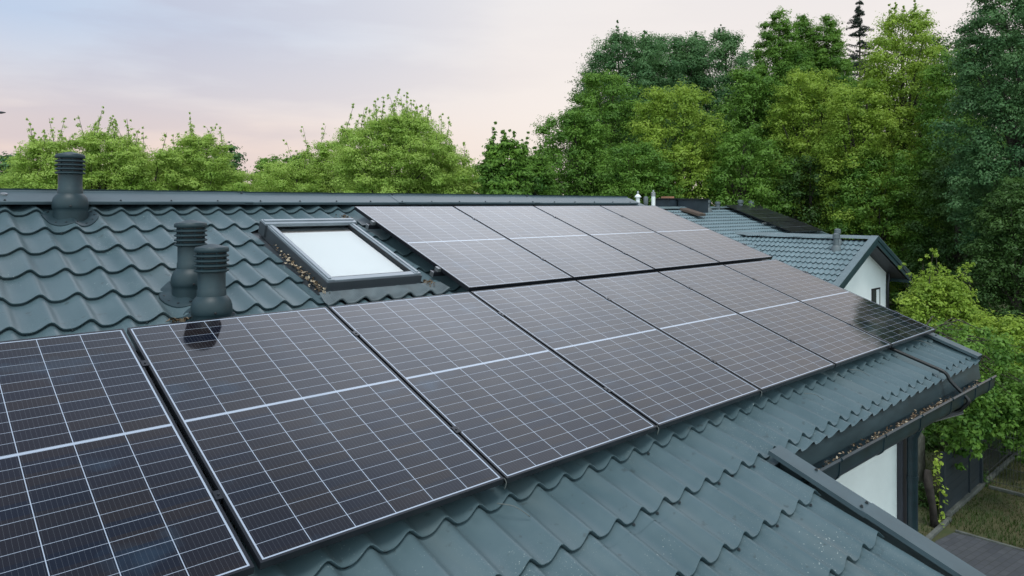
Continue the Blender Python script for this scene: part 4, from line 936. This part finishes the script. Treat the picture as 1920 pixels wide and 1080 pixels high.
ptree(1250, 66, 95, 49, 'blue', 'blue green treetop filling between the two rounded ones', 141, group=gr_, flat=.64, nclu=120, per=600, leaf=.13, clr=(.8, 1.3), crown_lo=.45)
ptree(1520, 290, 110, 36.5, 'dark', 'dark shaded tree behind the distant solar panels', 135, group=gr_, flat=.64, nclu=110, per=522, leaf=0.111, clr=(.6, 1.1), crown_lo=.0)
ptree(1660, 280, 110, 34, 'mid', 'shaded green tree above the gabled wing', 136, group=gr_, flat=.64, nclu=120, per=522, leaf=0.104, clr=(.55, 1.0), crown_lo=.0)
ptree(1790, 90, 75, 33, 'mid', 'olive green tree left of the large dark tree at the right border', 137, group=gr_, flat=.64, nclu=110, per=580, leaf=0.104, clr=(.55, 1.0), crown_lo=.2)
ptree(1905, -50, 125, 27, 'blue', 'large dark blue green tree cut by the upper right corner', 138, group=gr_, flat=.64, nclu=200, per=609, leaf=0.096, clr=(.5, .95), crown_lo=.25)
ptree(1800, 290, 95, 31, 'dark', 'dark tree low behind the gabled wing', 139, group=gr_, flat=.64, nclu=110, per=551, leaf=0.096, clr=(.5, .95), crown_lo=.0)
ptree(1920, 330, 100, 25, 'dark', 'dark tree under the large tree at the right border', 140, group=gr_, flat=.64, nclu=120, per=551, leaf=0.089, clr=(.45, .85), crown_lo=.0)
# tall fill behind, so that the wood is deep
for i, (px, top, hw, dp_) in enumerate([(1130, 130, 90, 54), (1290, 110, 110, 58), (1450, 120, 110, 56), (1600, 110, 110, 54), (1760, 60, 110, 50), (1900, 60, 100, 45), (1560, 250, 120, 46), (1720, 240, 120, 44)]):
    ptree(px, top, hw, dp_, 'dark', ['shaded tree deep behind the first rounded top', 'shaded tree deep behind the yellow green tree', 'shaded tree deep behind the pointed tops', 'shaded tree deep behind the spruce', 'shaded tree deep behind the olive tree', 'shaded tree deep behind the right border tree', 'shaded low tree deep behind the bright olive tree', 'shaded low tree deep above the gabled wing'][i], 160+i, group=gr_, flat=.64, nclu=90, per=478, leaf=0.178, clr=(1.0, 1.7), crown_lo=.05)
# spruce
def spruce(px, top, halfpx, depth, label, seed):
    rg = np.random.default_rng(seed); p = at(px, 382.7, depth); p[2] = G; H = (382.7-top)*depth/F+CAM[2]-G; W = halfpx*depth/F
    t = thing('spruce_tree', label, 'spruce', p); mb = MB(); mb.tube([(0, 0, -.1), (0, 0, H*.5), (0, 0, H)], [.22, .13, .015], 8); cen = []; rad = []
    z = H*.4
    while z < H-.1:
        q = (H-z)/(H*.6); Lb = W*min(1, q*1.4+.12)
        for k in range(rg.integers(3, 7)):
            a = rg.uniform(0, 2*np.pi); d = np.array([math.cos(a), math.sin(a), -.05+rg.uniform(-.25, .45)]); L2 = Lb*rg.uniform(.35, 1.35); mb.tube([(0, 0, z), np.array([0, 0, z])+d*L2], [.03, .008], 4, caps=False)
            for s_2 in np.linspace(.25, 1, 6): cen.append(np.array([0, 0, z])+d*L2*s_2+np.array([0, 0, -.10*s_2])); rad.append(.17*(1.25-s_2*.7))
        z += rg.uniform(.18, .42)
    mb.build('trunk', M['bark'], t, smooth=True)
    Pn, tn = leaves(rg, np.array(cen), np.array(rad), 24, .13, flat=.9, asp=.22); n = len(tn); link('crown', npmesh('crown', Pn, np.arange(4*n).reshape(n, 4), tn), LT['spruce'], t)
spruce(1612, 0, 60, 47, 'thin dark spruce top rising between the broadleaf crowns', 7)
# near garden plants at right
gn = 'garden trees beside the house'
ptree(1755, 518, 92, 17, 'yellow', 'bright young tree between the gabled wing and the near verge', 201, name='garden_tree', group=gn, nclu=150, per=330, leaf=.070, clr=(.22, .40), crown_lo=.25, flat=.7, sprigs=10, shape='bush')
ptree(1885, 592, 105, 15.5, 'yellow', 'green garden tree at the right border above the drooping branches', 202, name='garden_tree', group=gn, nclu=150, per=320, leaf=.068, clr=(.25, .45), crown_lo=.2, flat=.7, shape='bush')
def droop_tree():
    rg = np.random.default_rng(33); b_ = at(1722, 900, 13.6); b_[2] = G
    t = thing('garden_tree', 'tree with pale trunk and long drooping leafy branches beside the downpipe', 'tree', b_, group=gn)
    mb = MB(); top = at(1745, 640, 13.8)-b_
    mb.tube([(0, 0, -.1), (.02, 0, 1.0), (.05, .05, 1.9), top*.85, top], [.12, .105, .09, .06, .02], 12); mb.build('trunk', M['birch'], t, smooth=True)
    cen = []; rad = []; br = MB()
    for i in range(64):
        tx, ty = rg.uniform(1735, 1960), rg.uniform(610, 800); dp_ = rg.uniform(11.9, 15.3)
        e_ = at(tx, ty, dp_)-b_; s_2 = np.array([.05, .05, rg.uniform(1.9, 3.0)]); br.tube([s_2, (s_2+e_)/2+UP*.35, e_], [.018, .012, .005], 5, caps=False)
        L2 = rg.uniform(.35, .9); d = np.array([rg.normal(0, .25), rg.normal(0, .25), -1])
        for k in np.linspace(0, 1, 6): cen.append(e_+d*L2*k*(.6 if k < .3 else 1)+rg.normal(0, .05, 3)); rad.append(.24*(1.15-k*.75))
    br.build('branches', M['bark'], t, smooth=True)
    Pn, tn = leaves(rg, np.array(cen), np.array(rad), 90, .078, flat=.8); n = len(tn); link('crown', npmesh('crown', Pn, np.arange(4*n).reshape(n, 4), tn), LT['mid'], t)
droop_tree()
ptree(1838, 690, 95, 15.8, 'mid', 'dark shrub mass behind the fence under the drooping branches', 203, name='shrub', cat='shrub', group=gn, nclu=110, per=240, leaf=.08, clr=(.25, .5), crown_lo=.25, shape='bush')
ptree(1735, 800, 40, 16.0, 'dark', 'dark shrub behind the pale trunk', 204, name='shrub', cat='shrub', group=gn, nclu=60, per=240, leaf=.08, clr=(.25, .5), crown_lo=.0, shape='bush')
ptree(1780, 790, 70, 17.5, 'dark', 'dark shrub in the shade above the board fence', 205, name='shrub', cat='shrub', group=gn, nclu=70, per=240, leaf=.085, clr=(.3, .5), crown_lo=.0, shape='bush')
ptree(1900, 760, 60, 19.0, 'dark', 'dark shrub behind the rear wire fence', 206, name='shrub', cat='shrub', group=gn, nclu=70, per=240, leaf=.09, clr=(.3, .5), crown_lo=.0, shape='bush')
ptree(1830, 880, 30, 13.9, 'dark', 'low dark ground plant at the foot of the board fence', 207, name='shrub', cat='shrub', group=gn, nclu=26, per=160, leaf=.05, clr=(.12, .22), crown_lo=.0, shape='bush')
ptree(1735, 905, 26, 12.9, 'dark', 'low dark plant in the grass behind the downpipe', 208, name='shrub', cat='shrub', group=gn, nclu=30, per=160, leaf=.05, clr=(.12, .22), crown_lo=.0, shape='bush')
# dead stump with vine
b_ = at(1752, 985, 12.0); b_[2] = G
st = thing('tree_stump', 'leaning brown dead stump at the end of the fence', 'stump', b_)
MB().tube([(0.02, 0, -.05), (-.02, .02, .35), (-.10, .06, .72), (-.06, .08, .95)], [.07, .055, .075, .05], 10).build('stem', M['deadwood'], st, smooth=True)
rg = np.random.default_rng(5); cen = np.array([[.06+rg.normal(0, .05)+.10*math.sin(q*5), -.05+rg.normal(0, .04), q*1.15] for q in np.linspace(0, 1, 16)]+[[.10+rg.normal(0, .09), -.03, 1.1+rg.normal(0, .05)] for _ in range(5)]); 
vt = thing('climbing_vine', 'bright green vine climbing the stump by the fence', 'vine', b_)
Pn, tn = leaves(rg, cen, np.full(len(cen), .10), 6, .07, flat=1.0); n = len(tn); link('leaves', npmesh('leaves', Pn, np.arange(4*n).reshape(n, 4), np.clip(tn+.3, 0, 1)), LT['yellow'], vt)
MB().tube([(.05, -.04, 0), (.10, -.05, .4), (.03, -.05, .8), (.10, -.04, 1.15)], .006, 5).build('stem', M['bark'], vt, smooth=True)
# street lamp whose head just enters at the left border
p = at(-30, 211, 30); 
t = thing('street_lamp', 'dark street lamp head just entering at the left border', 'street lamp', (p[0], p[1], G))
MB().tube([(0, 0, 0), (0, 0, p[2]-G-.1), tuple(RIGHT*.25+UP*(p[2]-G))], [.08, .05, .03], 10).build('pole', M['lamp'], t, smooth=True)
c0 = RIGHT*.25+UP*(p[2]-G)
MB().tube([tuple(c0), tuple(c0+RIGHT*.2), tuple(c0+RIGHT*.5-UP*.0), tuple(c0+RIGHT*.66)], [.03, .06, .05, .015], 12).build('lamp_head', M['lamp'], t, smooth=True)
